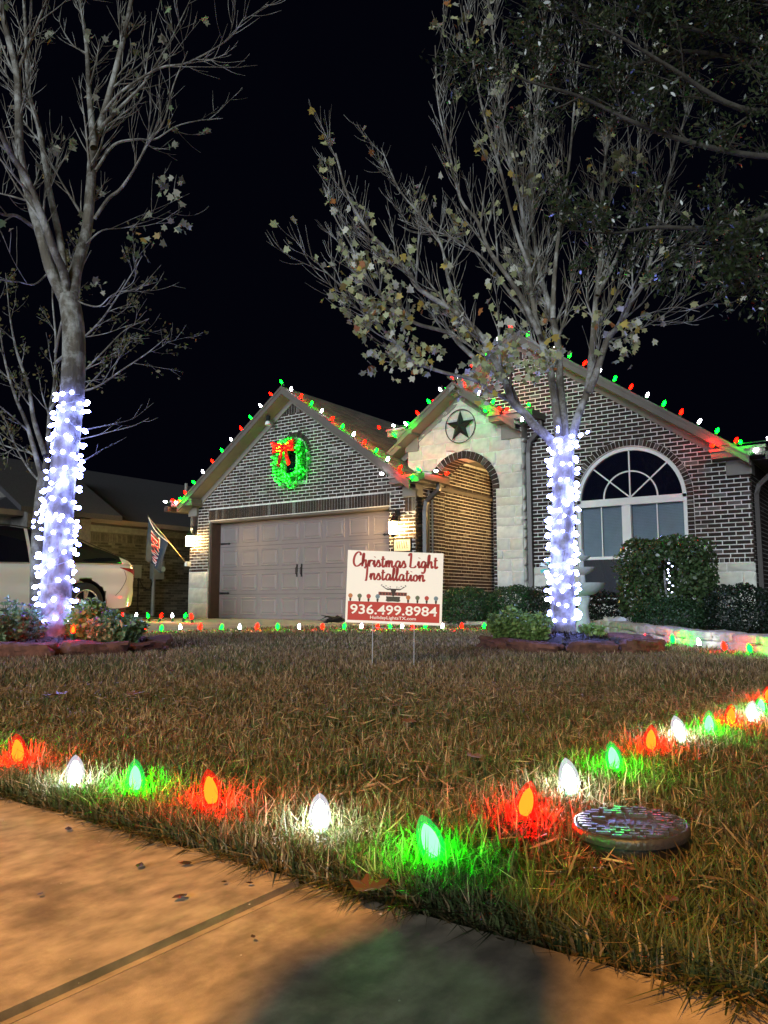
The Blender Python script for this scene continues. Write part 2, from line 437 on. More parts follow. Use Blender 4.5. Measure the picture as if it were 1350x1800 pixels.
# garage right side (seen past the corner) and inside the porch
rside = lambda z: [(12.2, 16.0)] if z < 2.62 else [(12.2, 16.0)] if z < 3.4 else []
ws = MB(); mortar(ws, right(GR), lambda z: [(12.21, 16.0)] if z < 2.6 else [(13.18, 16.0)], 0.0, 2.6, 0.3, 0.2); mortar(ws, right(GR), lambda z: [(13.18, 16.0)], 2.6, 3.3, 0.3, 0.2)
garage_side = ws.build('garage_side_wall', M['mortar'], house)
Ls = bond(right(GR), lambda z: [(12.2, 15.9)] if z < 2.58 else [(13.18, 15.9)], 0.0, 3.25, off=0.05)
# --- wing front
WC, WR = -5.93, -2.10
WG = lambda z, top: [(max(-9.6, WC - (top - z)/0.70), min(WR, WC + (top - z)/0.70))] if z < top else []
WIN = (-4.0, 0.93, 2.10)
def w_mortar(z): return sub(WG(z, 5.27), (arch_hole(*WIN, z, 0.36) if z > 0.36 else []) + ([(-9.7, -5.87)] if z < 3.4 else []))
def w_brick(z):
    if z < 1.075: return []
    s = sub(WG(z, 5.20), arch_hole(WIN[0], 1.05, 2.10, z))
    lo = -5.98 if z < 3.4 else -7.95
    return [(max(p, lo), q) for p, q in s if q > lo]
ww = MB(); mortar(ww, front(YR), w_mortar, 0.0, 0.36, 0.36, 0.2); mortar(ww, front(YR), w_mortar, 0.36, 2.1, 0.29, 0.2); mortar(ww, front(YR), w_mortar, 2.1, 5.26, 0.0345, 0.2)
wing_wall = ww.build('wing_wall', M['mortar'], house)
Lw = bond(front(YR), w_brick, 1.075, 4.92, off=0.03)
Lx = ring(front(YR), WIN[0], 2.10, 0.94, 1.045, 0, math.pi, 46)
Lx += stack(front(YR), -3.065, -2.955, 1.075, 2.10, False) + stack(front(YR), -5.045, -4.935, 1.075, 2.10, False)
Lx += stack(front(YR), -5.86, -4.94, 1.005, 1.075, True) + stack(front(YR), -3.06, -2.10, 1.005, 1.075, True)
Lx += stack(front(YR + 0.0), -4.93, -3.07, 0.355, 0.42, True, proud=0.05)
for k in range(-5, 6):
    u = WC + k*0.072; zt = 5.20 - 0.70*(abs(k*0.072) + 0.034)
    if zt > 4.94: Lx.append(((front(YR), u-0.031, u+0.031, u-0.031, u+0.031, 4.92, zt, -0.02, 0.008), tone(), False))
# wing right side wall
wr = MB(); mortar(wr, right(WR), lambda z: [(12.96, 20.0)], 0.0, 2.6, 0.4, 0.2); wing_side = wr.build('wing_side_wall', M['mortar'], house)
Lr = bond(right(WR), lambda z: [(12.95, 17.0)], 0.07, 2.35, off=0.1) + stack(right(WR), 12.96, 17.0, 2.36, 2.58, True)

# the 300 wing bricks that show largest are objects of their own
BV = []
for t in [tuple(c*0.72 for c in q) for q in TONES[:5] + GREY]:
    mb = MB(); mb.cur = t; mb.box((-BP/2+0.008, -0.008, 0), (BP/2-0.008, 0.02, RP-0.016)); BV.append(mb.mesh('brick', M['brick']))
full = sorted([g for g in Lw if g[2]], key=lambda g: (Vector(g[0][0](g[0][1], 0, g[0][5])) - CAMP).length)
own = full[:300]; ownid = {id(g) for g in own}
for g, c, _ in own:
    i = (5 + random.randrange(2)) if sum(c) > 0.2 else random.randrange(5)
    place('brick', BV[i], wing_wall, ((g[1]+g[2])/2, YR, g[5]))
for wall, lst in ((garage_wall, L), (garage_side, Ls), (wing_wall, [g for g in Lw if id(g) not in ownid] + Lx), (wing_side, Lr)):
    mb = MB(); add_bricks(mb, lst); tag(mb.build('brick_courses', M['brick'], wall), kind='stuff')

# --- porch front of limestone with brick arch
PC, PR, PZ = -7.10, 0.65, 2.47
PG = lambda z, top: [(max(-8.33, -7.09 - (top - z)/0.72), min(-5.86, -7.09 + (top - z)/0.72))] if z < top else []
def p_mortar(z): return sub(PG(z, 4.40), arch_hole(PC, PR, PZ, z))
pw = MB(); mortar(pw, front(YP), p_mortar, 0.0, 2.47, 0.3, 0.42); mortar(pw, front(YP), p_mortar, 2.47, 4.39, 0.04, 0.42)
porch_wall = pw.build('porch_wall', M['mortar'], house)
STONE_T = [(1,0.98,0.93), (0.92,0.9,0.86), (1.08,1.06,1.0), (0.85,0.84,0.82), (0.98,0.92,0.84)]
def ashlar(W, iv, z0, z1, wall, hs=(0.16, 0.22, 0.28), ws_=(0.28, 0.62), proud=0.03, rough=0.012):
    z = z0
    while z < z1 - 0.05:
        h = min(random.choice(hs), z1 - z)
        if z1 - z - h < 0.08: h = z1 - z
        a, c = z + 0.006, z + h - 0.006
        mid = iv((a+c)/2)
        for p, q in mid:
            u = p - random.uniform(0, 0.2)
            while u < q:
                u2 = u + random.uniform(*ws_)
                if q - u2 < 0.12: u2 = q + 0.01
                NR, NC = 6, 8; grid = []
                ok = True
                for i in range(NR):
                    zz = a + (c-a)*i/(NR-1)
                    cand = [s for s in iv(zz) if s[0] < (max(u,p)+min(u2,q))/2 < s[1]]
                    s = cand[0] if cand else None
                    if s is None:
                        m_ = (max(u,p)+min(u2,q))/2; l = r_ = m_
                    else: l, r_ = max(u+0.006, s[0]), min(u2-0.006, s[1])
                    grid.append((zz, l, max(l, r_)))
                if max(g[2]-g[1] for g in grid) > 0.03:
                    mb = MB(); mb.cur = random.choice(STONE_T); idx = []
                    for i, (zz, l, r_) in enumerate(grid):
                        row = []
                        for j in range(NC):
                            uu = l + (r_-l)*j/(NC-1); e = (i in (0, NR-1)) or (j in (0, NC-1))
                            d = 0.008 if e else proud + random.uniform(-rough, rough)
                            row.append(mb.addv([W(uu, d, zz)]))
                        idx.append(row)
                    for i in range(NR-1):
                        for j in range(NC-1): mb.f.append((idx[i][j], idx[i][j+1], idx[i+1][j+1], idx[i+1][j]))
                    bk = [[mb.addv([W(grid[i][1 if j == 0 else 2], -0.01, grid[i][0])]) for j in (0, 1)] for i in (0, NR-1)]
                    mb.f += [(idx[0][0], bk[0][0], bk[0][1], idx[0][NC-1]), (idx[NR-1][0], idx[NR-1][NC-1], bk[1][1], bk[1][0])]
                    mb.f.append(tuple([idx[i][0] for i in range(NR)] + [bk[1][0], bk[0][0]])); mb.f.append(tuple([idx[i][NC-1] for i in reversed(range(NR))] + [bk[0][1], bk[1][1]]))
                    mb.build('stone', M['stone'], wall, autosmooth=50)
                u = u2
        z += h
def p_stone(z):
    return sub(PG(z, 4.36), [(PC - 0.80, PC + 0.80)] if False else arch_hole(PC, 0.795, PZ, z) if z > PZ else [(-7.85, -6.385)])
ashlar(front(YP), p_stone, 0.0, 4.33, porch_wall)
ashlar(right(-5.86), lambda z: [(12.76, 12.95)], 0.0, 3.4, porch_wall, ws_=(0.4, 0.5))
ashlar(front(YG), lambda z: [(-14.13, -13.5)], 0.0, 1.065, garage_wall, hs=(0.35,), ws_=(0.62, 0.7), proud=0.035)
ashlar(front(YG), lambda z: [(-8.41, -7.80)], 0.0, 1.065, garage_wall, hs=(0.35,), ws_=(0.6, 0.7), proud=0.035)
def w_stone(z): return [(-5.86, -4.94), (-3.06, -2.10)] if z > 0.36 else [(-5.86, -2.10)]
ashlar(front(YR), lambda z: w_stone(0.5), 0.36, 1.0, wing_wall, hs=(0.2, 0.3), ws_=(0.3, 0.6)); ashlar(front(YR), lambda z: w_stone(0.2), 0.0, 0.355, wing_wall, hs=(0.18,), ws_=(0.3, 0.6))
Lp = []
nr = 24
for dd in ((-0.42, -0.215), (-0.205, 0.018)):
    Lp += ring(front(YP), PC, PZ, 0.645, 0.79, 0, math.pi, nr, dd[0], dd[1])
Lp += stack(front(YP), -6.455, -6.385, 0.0, PZ, False, proud=0.014)
Lp += bond(right(-7.75), lambda z: [(12.75, 13.17)], 0.0, PZ, off=0.1)
# inside the porch: brick back wall beside the door
back = MB(); mortar(back, front(15.2), lambda z: [(-7.7, -4.9)], 0, 3.3, 0.5, 0.15); porch_back = back.build('porch_back_wall', M['mortar'], house)
mb = MB(); add_bricks(mb, bond(front(15.2), lambda z: [(-7.7, -4.9)], 0, 3.2)); tag(mb.build('brick_courses', M['brick'], porch_back), kind='stuff')
mb = MB(); add_bricks(mb, Lp); tag(mb.build('arch_bricks', M['brick'], porch_wall), kind='stuff')
b = MB(); b.box((-7.79, 13.17, 3.3), (-4.9, 15.2, 3.36)); b.build('porch_ceiling', M['trim_light'], house)
b = MB(); b.box((-6.0, 13.15, 0), (-5.9, 15.2, 3.3)); b.build('porch_partition', M['mortar'], house)

# --- roofs
def roof(nm, xc, top, slope, hw, y0, y1, frz, hwall, side_shingles):
    """gable roof: slab with shingle courses, rake boards, soffits and frieze"""
    rt = MB()
    for s in (-1, 1):
        e = (xc + s*hw, top - slope*hw)
        rt.prism([(xc, y0, top), (xc, y0, top - 0.05), (e[0], y0, e[1] - 0.05), (e[0], y0, e[1])], (0, y1 - y0, 0))
    ro = rt.build('roof', M['trim'], house)
    for s in (-1, 1):
        fb = MB(); fb.prism([(xc, y0-0.028, top-0.012), (xc, y0-0.028, top-0.16), (xc+s*hw, y0-0.028, top-0.16-slope*hw), (xc+s*hw, y0-0.028, top-0.012-slope*hw)], (0, 0.026, 0)); fb.build('rake_board', M['trim'], house)
        fb = MB(); fb.prism([(xc, y0-0.045, top+0.008), (xc, y0-0.045, top-0.05), (xc+s*hw, y0-0.045, top-0.05-slope*hw), (xc+s*hw, y0-0.045, top+0.008-slope*hw)], (0, 0.016, 0)); fb.build('drip_edge', M['trim'], house)
        sb = MB(); sb.prism([(xc, y0, top-0.145), (xc, y0, top-0.165), (xc+s*hw, y0, top-0.165-slope*hw), (xc+s*hw, y0, top-0.145-slope*hw)], (0, frz - y0 - 0.036, 0)); sb.build('soffit', M['trim_light'], house)
        zt = top - 0.15
        hb = MB(); hb.prism([(xc, frz-0.035, zt), (xc, frz-0.035, zt-0.15), (xc+s*hwall, frz-0.035, zt-0.15-slope*hwall), (xc+s*hwall, frz-0.035, zt-slope*hwall)], (0, 0.025, 0)); hb.build('frieze_board', M['trim_light'], house)
    for s in side_shingles:
        sm = MB(); ln = hw * math.sqrt(1 + slope*slope); n = int(ln / 0.14)
        for k in range(n):
            t0, t1 = (k * 0.14) / ln, min(1, (k * 0.14 + 0.17) / ln)
            y = y0
            while y < y1:
                wd = random.uniform(0.18, 0.34); lift = random.uniform(0.008, 0.014); g = random.uniform(0.7, 1.3); sm.cur = (g, g, g*0.97)
                ya, yb = y + 0.003, min(y + wd, y1) - 0.003
                P = lambda t, yy, h: (xc + s*hw*t, yy, top - slope*hw*t + h)
                # course k counted from the ridge: lower edge sits proud
                sm.hexa([P(t0, ya, 0.002), P(t0, yb, 0.002), P(t1, yb, 0.004), P(t1, ya, 0.004), P(t0, ya, 0.006), P(t0, yb, 0.006), P(t1, yb, 0.006+lift), P(t1, ya, 0.006+lift)])
                y += wd
        tag(sm.build('shingles', M['shingle'], house), kind='stuff')
roof('garage', GC, 4.95, 0.715, 3.24, 11.85, 17.5, YG, 3.18, (1,))
roof('porch', -7.09, 4.54, 0.72, 1.27, 12.42, 15.0, YP, 1.2, (1, -1))
roof('wing', WC, 5.36, 0.70, 3.88, 12.62, 20.5, YR, 3.82, ())
def bx(nm, m, *boxes):
    mb = MB()
    for a, b_ in boxes: mb.box(a, b_)
    return mb.build(nm, m, house)
# eave returns with gutter lip, corner blocks, gutters
def eave_return(x0, x1, y0, y1, z, block):
    bx('eave_return', M['trim'], ((x0, y0, z), (x1, y1, z + 0.10)))
    bx('eave_cap', M['trim'], ((x0-0.015, y0-0.025, z+0.103), (x1+0.015, y1, z + 0.15)))
    bx('corner_block', M['trim_light'], block)
eave_return(-8.18, -7.50, 11.86, 12.19, 2.605, ((-8.07, 12.14, 2.38), (-7.77, 12.40, 2.60)))
eave_return(-14.45, -13.72, 11.86, 12.19, 2.605, ((-14.15, 12.14, 2.38), (-13.86, 12.40, 2.60)))
eave_return(-6.34, -5.58, 12.40, 12.74, 3.66, ((-6.24, 12.69, 3.37), (-5.83, 12.94, 3.655)))
eave_return(-8.60, -8.02, 12.40, 12.74, 3.66, ((-8.36, 12.69, 3.37), (-8.06, 12.94, 3.655)))
eave_return(-2.60, -1.83, 12.62, 12.94, 2.61, ((-2.44, 12.89, 2.37), (-2.07, 13.15, 2.60)))
bx('gutter', M['gutter'], ((-7.49, 11.80, 2.63), (-7.36, 12.72, 2.745)))
bx('gutter', M['gutter'], ((-14.62, 11.80, 2.50), (-14.48, 17.0, 2.62)))
bx('gutter', M['gutter'], ((-1.82, 12.56, 2.52), (-1.70, 20.0, 2.64)))
bx('gutter', M['gutter'], ((-5.57, 12.36, 3.67), (-5.46, 13.0, 3.78)))
bx('side_soffit', M['trim_light'], ((-7.79, 12.2, 2.60), (-7.50, 12.74, 2.625)))
bx('side_soffit', M['trim_light'], ((-2.09, 12.96, 2.59), (-1.83, 20.0, 2.605)))
def downspout(pts, r=0.038):
    mb = MB(); mb.tube(pts, r, 4, flat=(1.25, 0.9)); return mb.build('downspout', M['gutter'], house)
downspout([(-7.43, 12.42, 2.63), (-7.43, 12.42, 2.5), (-7.70, 12.42, 2.3), (-7.735, 12.42, 2.1), (-7.735, 12.42, 0.05)], 0.045)
mb = MB(); mb.tube([(-7.765, 12.60, 2.55), (-7.765, 12.60, 0.3)], 0.02, 8); mb.build('conduit', mat('grey_pvc', (0.22,0.22,0.22), 0.6), house)
downspout([(-5.52, 12.85, 3.67), (-5.52, 12.85, 3.5), (-5.74, 12.85, 3.3), (-5.775, 12.87, 3.1), (-5.775, 12.87, 0.05)], 0.045)
downspout([(-1.76, 13.05, 2.52), (-1.76, 13.05, 2.42), (-2.0, 13.05, 2.2), (-2.045, 13.05, 2.05), (-2.045, 13.05, 0.05)], 0.045)
# plaque with worn numbers
pl = MB(); pl.box((-8.29, 12.165, 1.34), (-7.90, 12.19, 1.585)); plaque = pl.build('number_plaque', mat('plaque_stone', (0.55, 0.48, 0.36), 0.8, 0.12, 20), house)
mb = MB()
for a, b_ in (((-8.30, 12.155, 1.33), (-8.28, 12.19, 1.595)), ((-7.91, 12.155, 1.33), (-7.89, 12.19, 1.595)), ((-8.28, 12.155, 1.575), (-7.91, 12.19, 1.595)), ((-8.28, 12.155, 1.33), (-7.91, 12.19, 1.35))): mb.box(a, b_)
mb.build('plaque_rim', M['stone'], plaque)
mb = MB()
for k in range(5):
    x = -8.225 + k * 0.054
    mb.hexa([(x+0.022, 12.160, 1.40), (x+0.034, 12.160, 1.40), (x+0.034, 12.168, 1.40), (x+0.022, 12.168, 1.40), (x, 12.160, 1.535), (x+0.012, 12.160, 1.535), (x+0.012, 12.168, 1.535), (x, 12.168, 1.535)])
mb.build('number_strokes', M['jamb'], plaque)
# security flood lamp under the left rake
mb = MB(); mb.tube([(-11.45, 11.97, 4.40), (-11.45, 11.95, 4.29)], 0.045, 10); fl = mb.build('flood_mount', M['iron'], house)
mb = MB(); mb.lathe([(0.03, 0.05), (0.05, 0.03), (0.065, -0.03), (0.06, -0.035)], (-11.43, 11.93, 4.23), 12); mb.build('flood_head', M['white'], fl)

# --- garage door
YD = 12.50
gd = MB(); gd.box((OPEN[0]+0.07, YD, 0.01), (OPEN[1]-0.02, YD+0.045, OZ-0.05)); door = gd.build('garage_door', M['garage'], house)
x0, x1 = OPEN[0]+0.09, OPEN[1]-0.03; sw = (x1-x0)/8; sh = (OZ-0.07)/4
pm = MB()
a, c = sw*0.5-0.055, sh*0.5-0.075
for s, d0, d1 in ((1.0, 0, 0.012), (0.80, 0.0, 0.016)):
    pass
# pressed panel: outer bead, groove, raised field
def frame_ring(mb, a0, c0, a1, c1, d0, d1):
    o = [(-a0,-c0),(a0,-c0),(a0,c0),(-a0,c0)]; i = [(-a1,-c1),(a1,-c1),(a1,c1),(-a1,c1)]
    n = mb.addv([(p[0], -d0, p[1]) for p in o] + [(p[0], -d1, p[1]) for p in i])
    for k in range(4): j = (k+1) % 4; mb.f.append((n+k, n+j, n+4+j, n+4+k))
frame_ring(pm, a, c, a-0.012, c-0.012, 0.0, 0.012); frame_ring(pm, a-0.012, c-0.012, a-0.03, c-0.03, 0.012, 0.012)
frame_ring(pm, a-0.03, c-0.03, a-0.045, c-0.045, 0.012, 0.001); frame_ring(pm, a-0.045, c-0.045, a-0.075, c-0.075, 0.001, 0.012)
n = pm.addv([(-(a-0.075), -0.012, -(c-0.075)), (a-0.075, -0.012, -(c-0.075)), (a-0.075, -0.012, c-0.075), (-(a-0.075), -0.012, c-0.075)]); pm.f.append((n, n+1, n+2, n+3))
PM = pm.mesh('panel', M['garage'])
for i in range(8):
    for j in range(4): place('panel', PM, door, (x0+sw*(i+0.5), YD-0.002, 0.015+sh*(j+0.5)))
for j in range(1, 4):
    mb = MB(); mb.box((x0-0.01, YD-0.004, 0.015+sh*j-0.007), (x1+0.005, YD+0.002, 0.015+sh*j-0.001)); mb.build('section_joint', M['dark'], door)
for x, z in ((x0, 1.72), (x0, 0.58), (x1, 1.72), (x1, 0.58)):
    s = 1 if x == x0 else -1; mb = MB()
    mb.prism([(x, YD-0.018, z-0.022), (x+s*0.26, YD-0.018, z-0.013), (x+s*0.27, YD-0.018, z-0.028), (x+s*0.33, YD-0.018, z), (x+s*0.27, YD-0.018, z+0.028), (x+s*0.26, YD-0.018, z+0.013), (x, YD-0.018, z+0.022)], (0, 0.014, 0)); mb.build('strap_hinge', M['iron'], door)
for x in (-11.03, -10.90):
    mb = MB(); mb.prism([(x-0.02, YD-0.018, 0.92), (x+0.02, YD-0.018, 0.92), (x+0.014, YD-0.018, 0.97), (x+0.014, YD-0.018, 1.13), (x+0.02, YD-0.018, 1.18), (x, YD-0.018, 1.20), (x-0.02, YD-0.018, 1.18), (x-0.014, YD-0.018, 1.13), (x-0.014, YD-0.018, 0.97)], (0, 0.012, 0))
    mb.tube([(x, YD-0.02, 0.96), (x, YD-0.055, 0.99), (x, YD-0.055, 1.11), (x, YD-0.02, 1.14)], 0.009, 6); mb.build('door_handle', M['iron'], door)
bx('garage_jamb', M['jamb'], ((OPEN[0]+0.002, 12.23, 0), (OPEN[0]+0.066, 12.56, OZ-0.045)))
bx('garage_jamb', M['jamb'], ((OPEN[1]-0.02, 12.44, 0), (OPEN[1]-0.002, 12.56, OZ-0.045)))
bx('garage_head', M['trim'], ((OPEN[0]+0.002, 12.23, OZ-0.043), (OPEN[1]-0.002, 12.56, OZ-0.002)))
bx('garage_interior', M['dark'], ((GL+0.25, 12.60, 0), (GR-0.25, 12.62, 2.6)))

# --- arched window
wx0, wx1, wz0, wzs = -4.925, -3.075, 0.425, 2.10; YW = YR + 0.085
wn = MB()
def arcpts(c, r, z, n=28, a0=0, a1=math.pi): return [(c + r*math.cos(a0+(a1-a0)*k/n), z + r*math.sin(a0+(a1-a0)*k/n)) for k in range(n+1)]
def arcband(mb, c, z, r0, r1, y0, y1, n=32):
    A, B = arcpts(c, r0, z, n), arcpts(c, r1, z, n)
    for k in range(n):
        mb.hexa([(A[k][0], y0, A[k][1]), (B[k][0], y0, B[k][1]), (B[k+1][0], y0, B[k+1][1]), (A[k+1][0], y0, A[k+1][1]), (A[k][0], y1, A[k][1]), (B[k][0], y1, B[k][1]), (B[k+1][0], y1, B[k+1][1]), (A[k+1][0], y1, A[k+1][1])])
arcband(wn, -4.0, wzs, 0.865, 0.925, YW-0.05, YW+0.05)
wn.box((wx0, YW-0.05, wz0), (wx0+0.055, YW+0.05, 2.03)); wn.box((wx1-0.055, YW-0.05, wz0), (wx1, YW+0.05, 2.03))
wn.box((wx0, YW-0.05, 2.032), (wx1, YW+0.05, 2.155)); wn.box((wx0, YW-0.055, wz0-0.003), (wx1, YW+0.05, wz0+0.035))
window = wn.build('arched_window', M['white'], house)
mx_ = -4.07
mb = MB(); mb.box((mx_-0.075, YW-0.046, wz0+0.036), (mx_+0.075, YW+0.04, 2.03)); mb.build('mullion', M['white'], window)
mb = MB(); arcband(mb, -4.0, 2.155, 0.445, 0.468, YW-0.02, YW+0.0, 24); mb.build('muntin_arc', M['white'], window)
for an in (R(41), R(90), R(139)):
    mb = MB(); d = Vector((math.cos(an), 0, math.sin(an))); nrm = Vector((-d.z, 0, d.x))*0.011; o = Vector((-4.0, YW-0.022, 2.157))
    mb.prism([o - nrm, o + nrm, o + d*0.83 + nrm, o + d*0.83 - nrm], (0, 0.02, 0)); mb.build('muntin', M['white'], window)
for xa, xb in ((wx0+0.056, mx_-0.076), (mx_+0.076, wx1-0.056)):
    mb = MB(); mb.box((xa, YW-0.04, 1.115), (xb, YW+0.02, 1.165)); mb.build('meeting_rail', M['white'], window)
    for za, zb in ((wz0+0.037, 1.114), (1.166, 2.03)):
        mb = MB(); xm = (xa+xb)/2; mb.box((xm-0.009, YW-0.012, za), (xm+0.009, YW-0.004, zb)); mb.build('muntin', M['white'], window)
        mb = MB(); mb.box((xa, YW+0.0, za), (xb, YW+0.006, zb)); mb.build('pane', M['pane'], window)
    mb = MB(); mb.box((xa, YW-0.02, wz0+0.037), (xb, YW-0.016, 1.113)); mb.build('insect_screen', M['screen'], window)
    mb = MB(); z = 0.47
    while z < 2.02: mb.hexa([(xa, YW+0.06, z), (xb, YW+0.06, z), (xb, YW+0.075, z+0.012), (xa, YW+0.075, z+0.012), (xa, YW+0.062, z+0.003), (xb, YW+0.062, z+0.003), (xb, YW+0.077, z+0.0265), (xa, YW+0.077, z+0.0265)]); z += 0.026
    tag(mb.build('blind_slats', M['blind'], window), kind='stuff')
mb = MB(); pts = [(x, YW+0.004, z) for x, z in arcpts(-4.0, 0.866, 2.155, 32)]; mb.prism(pts, (0, 0.006, 0)); mb.build('arched_pane', M['pane_dark'], window)
bx('room_dark', M['dark'], ((wx0-0.1, YW+0.25, 0.3), (wx1+0.1, YW+0.27, 3.2)))
# small arched window behind the wreath
mb = MB(); mb.prism([(x, 12.28, z) for x, z in [(-11.21, 2.92), (-10.55, 2.92)] + arcpts(-10.88, 0.33, 3.55, 16)], (0, 0.01, 0)); gw = mb.build('gable_window', M['pane_dark'], house)
mb = MB(); arcband(mb, -10.88, 3.55, 0.30, 0.348, 12.23, 12.275, 18); mb.box((-11.228, 12.23, 2.905), (-11.18, 12.275, 3.55)); mb.box((-10.58, 12.23, 2.905), (-10.532, 12.275, 3.55)); mb.box((-11.18, 12.23, 2.905), (-10.58, 12.275, 2.95)); mb.build('frame', M['white'], gw)
mb = MB(); mb.box((-10.89, 12.25, 2.95), (-10.87, 12.272, 3.85)); mb.build('muntin', M['white'], gw)
# ------------------------------------------------------------------ neighbour's house
nb = thing('neighbour_house', (-18.0, 14.0, 0), 'dim tan brick house with low dark hip roof beyond the white car', 'house')
M['tan'] = mat('tan_brick', (0.9, 0.9, 0.9), 0.9, 0.25, 14, 0.4, 60, attr=True)
mb = MB(); mb.box((-24, 9.2, 0), (-17.02, 24, 2.22)); nbw = mb.build('wall', mat('tan_mortar', (0.10, 0.105, 0.095), 0.95, 0.15, 20), nb)
lst = bond(right(-17.02), lambda z: [(9.2, 19.0)], 0.02, 1.88)
mb = MB()
for g, c, f_ in lst:
    k = random.uniform(0.6, 1.3); mb.cur = random.choice([(0.066*k, 0.066*k, 0.056*k), (0.05*k, 0.052*k, 0.046*k), (0.12*k, 0.122*k, 0.108*k)]); piece(mb, *g)
for g, c, f_ in stack(right(-17.02), 9.2, 19.0, 1.90, 2.12, True):
    k = random.uniform(0.6, 1.5); mb.cur = (0.09*k, 0.092*k, 0.082*k); piece(mb, *g)
tag(mb.build('brick_courses', M['tan'], nbw), kind='stuff')
mb = MB(); mb.box((-17.03, 8.8, 2.14), (-16.98, 24, 2.30)); mb.build('frieze_board', mat('pale_frieze', (0.17, 0.19, 0.18), 0.7), nb)
mb = MB(); mb.box((-17.0, 8.7, 2.302), (-16.55, 24, 2.33)); mb.build('soffit', M['trim_light'], nb)
mb = MB(); mb.box((-16.58, 8.7, 2.30), (-16.45, 24, 2.42)); mb.build('gutter', M['trim'], nb)
mb = MB()
mb.hexa([(-24.5, 8.6, 2.42), (-16.46, 8.6, 2.42), (-16.46, 24, 2.42), (-24.5, 24, 2.42), (-20.6, 12.6, 4.3), (-20.4, 12.6, 4.3), (-20.4, 20, 4.3), (-20.6, 20, 4.3)])
nro = mb.build('roof', mat('dark_shingle', (0.032, 0.030, 0.034), 0.95, 0.3, 30, 0.4, 120), nb)
mb = MB(); mb.tube([(-18.2, 15.5, 3.3), (-18.2, 15.5, 3.95)], 0.05, 8); mb.build('vent_pipe', M['trim_light'], nro)
# front gable wing of that house, seen left of the tree
gR, gL = onY(60, 893, 9.4), onY(0, 836, 9.4); gs = (gL.z-gR.z)/(gR.x-gL.x); gx = gR.x - 2.6
mb = MB(); mb.prism([(gR.x-0.25, 9.4, 0), (gx*2-gR.x+0.25, 9.4, 0), (gx*2-gR.x+0.25, 9.4, gR.z-0.1), (gx, 9.4, gR.z-0.1+gs*2.35), (gR.x-0.25, 9.4, gR.z-0.1)], (0, 1.6, 0)); gwm = mb.build('gable_wall', M['tan'], nb)
at = gwm.data.attributes.new('col', 'FLOAT_COLOR', 'POINT'); at.data.foreach_set('color', [0.10, 0.092, 0.085, 1.0] * len(gwm.data.vertices))
mb = MB()
for s in (-1, 1): mb.prism([(gx, 9.1, gR.z+gs*2.6+0.02), (gx, 9.1, gR.z+gs*2.6-0.1), (gx+s*2.6, 9.1, gR.z-0.1), (gx+s*2.6, 9.1, gR.z+0.02)], (0, 2.6, 0))
mb.build('gable_roof', nro.data.materials[0], nb)

# meter boxes on that wall
def wallbox(name, p0, p1, label, cat):
    return thing(name, ((p0[0]+p1[0])/2, (p0[1]+p1[1])/2, p0[2]), label, cat)
grey = mat('grey_metal', (0.20, 0.23, 0.24), 0.5, 0.1, 8, metal=0.2)
c0 = onX(279, 1008, -16.85); mt = thing('electric_meter', (-16.9, c0.y, 0), 'grey electric meter box with round glass dial on tan brick wall', 'meter')
mb = MB(); mb.box((-17.01, c0.y-0.17, 0.98), (-16.84, c0.y+0.17, 1.48)); mb.build('meter_box', grey, mt)
mb = MB(); mb.tube([(-16.84, c0.y+0.03, 1.25), (-16.74, c0.y+0.03, 1.25), (-16.70, c0.y+0.03, 1.25)], [0.095, 0.095, 0.07], 16); mb.build('dial', glassy('dial_glass', (0.35, 0.5, 0.5), 0.9, 0.15), mt)
mb = MB(); mb.tube([(-16.93, c0.y-0.1, 0.98), (-16.93, c0.y-0.1, 0.0)], 0.05, 10); mb.build('conduit', grey, mt)
c1 = onX(241, 996, -16.9); tb = thing('utility_box', (-16.95, c1.y, 0), 'small grey utility box with thin cable left of the meter', 'utility box')
mb = MB(); mb.box((-17.01, c1.y-0.13, 1.0), (-16.88, c1.y+0.13, 1.32)); mb.build('box', grey, tb)
mb = MB(); mb.box((-17.0, c1.y-0.14, 1.32), (-16.87, c1.y+0.14, 1.34)); mb.build('lid', grey, tb)
mb = MB(); mb.tube(crom([(-16.94, c1.y+0.1, 1.0), (-16.92, c1.y+0.25, 0.75), (-16.92, c1.y+0.45, 0.72), (-16.93, c0.y-0.12, 1.0)], 6), 0.012, 6); mb.tube([(-16.95, c1.y+0.1, 1.0), (-16.95, c1.y+0.1, 0)], 0.014, 6); mb.build('cable', M['iron'], tb)

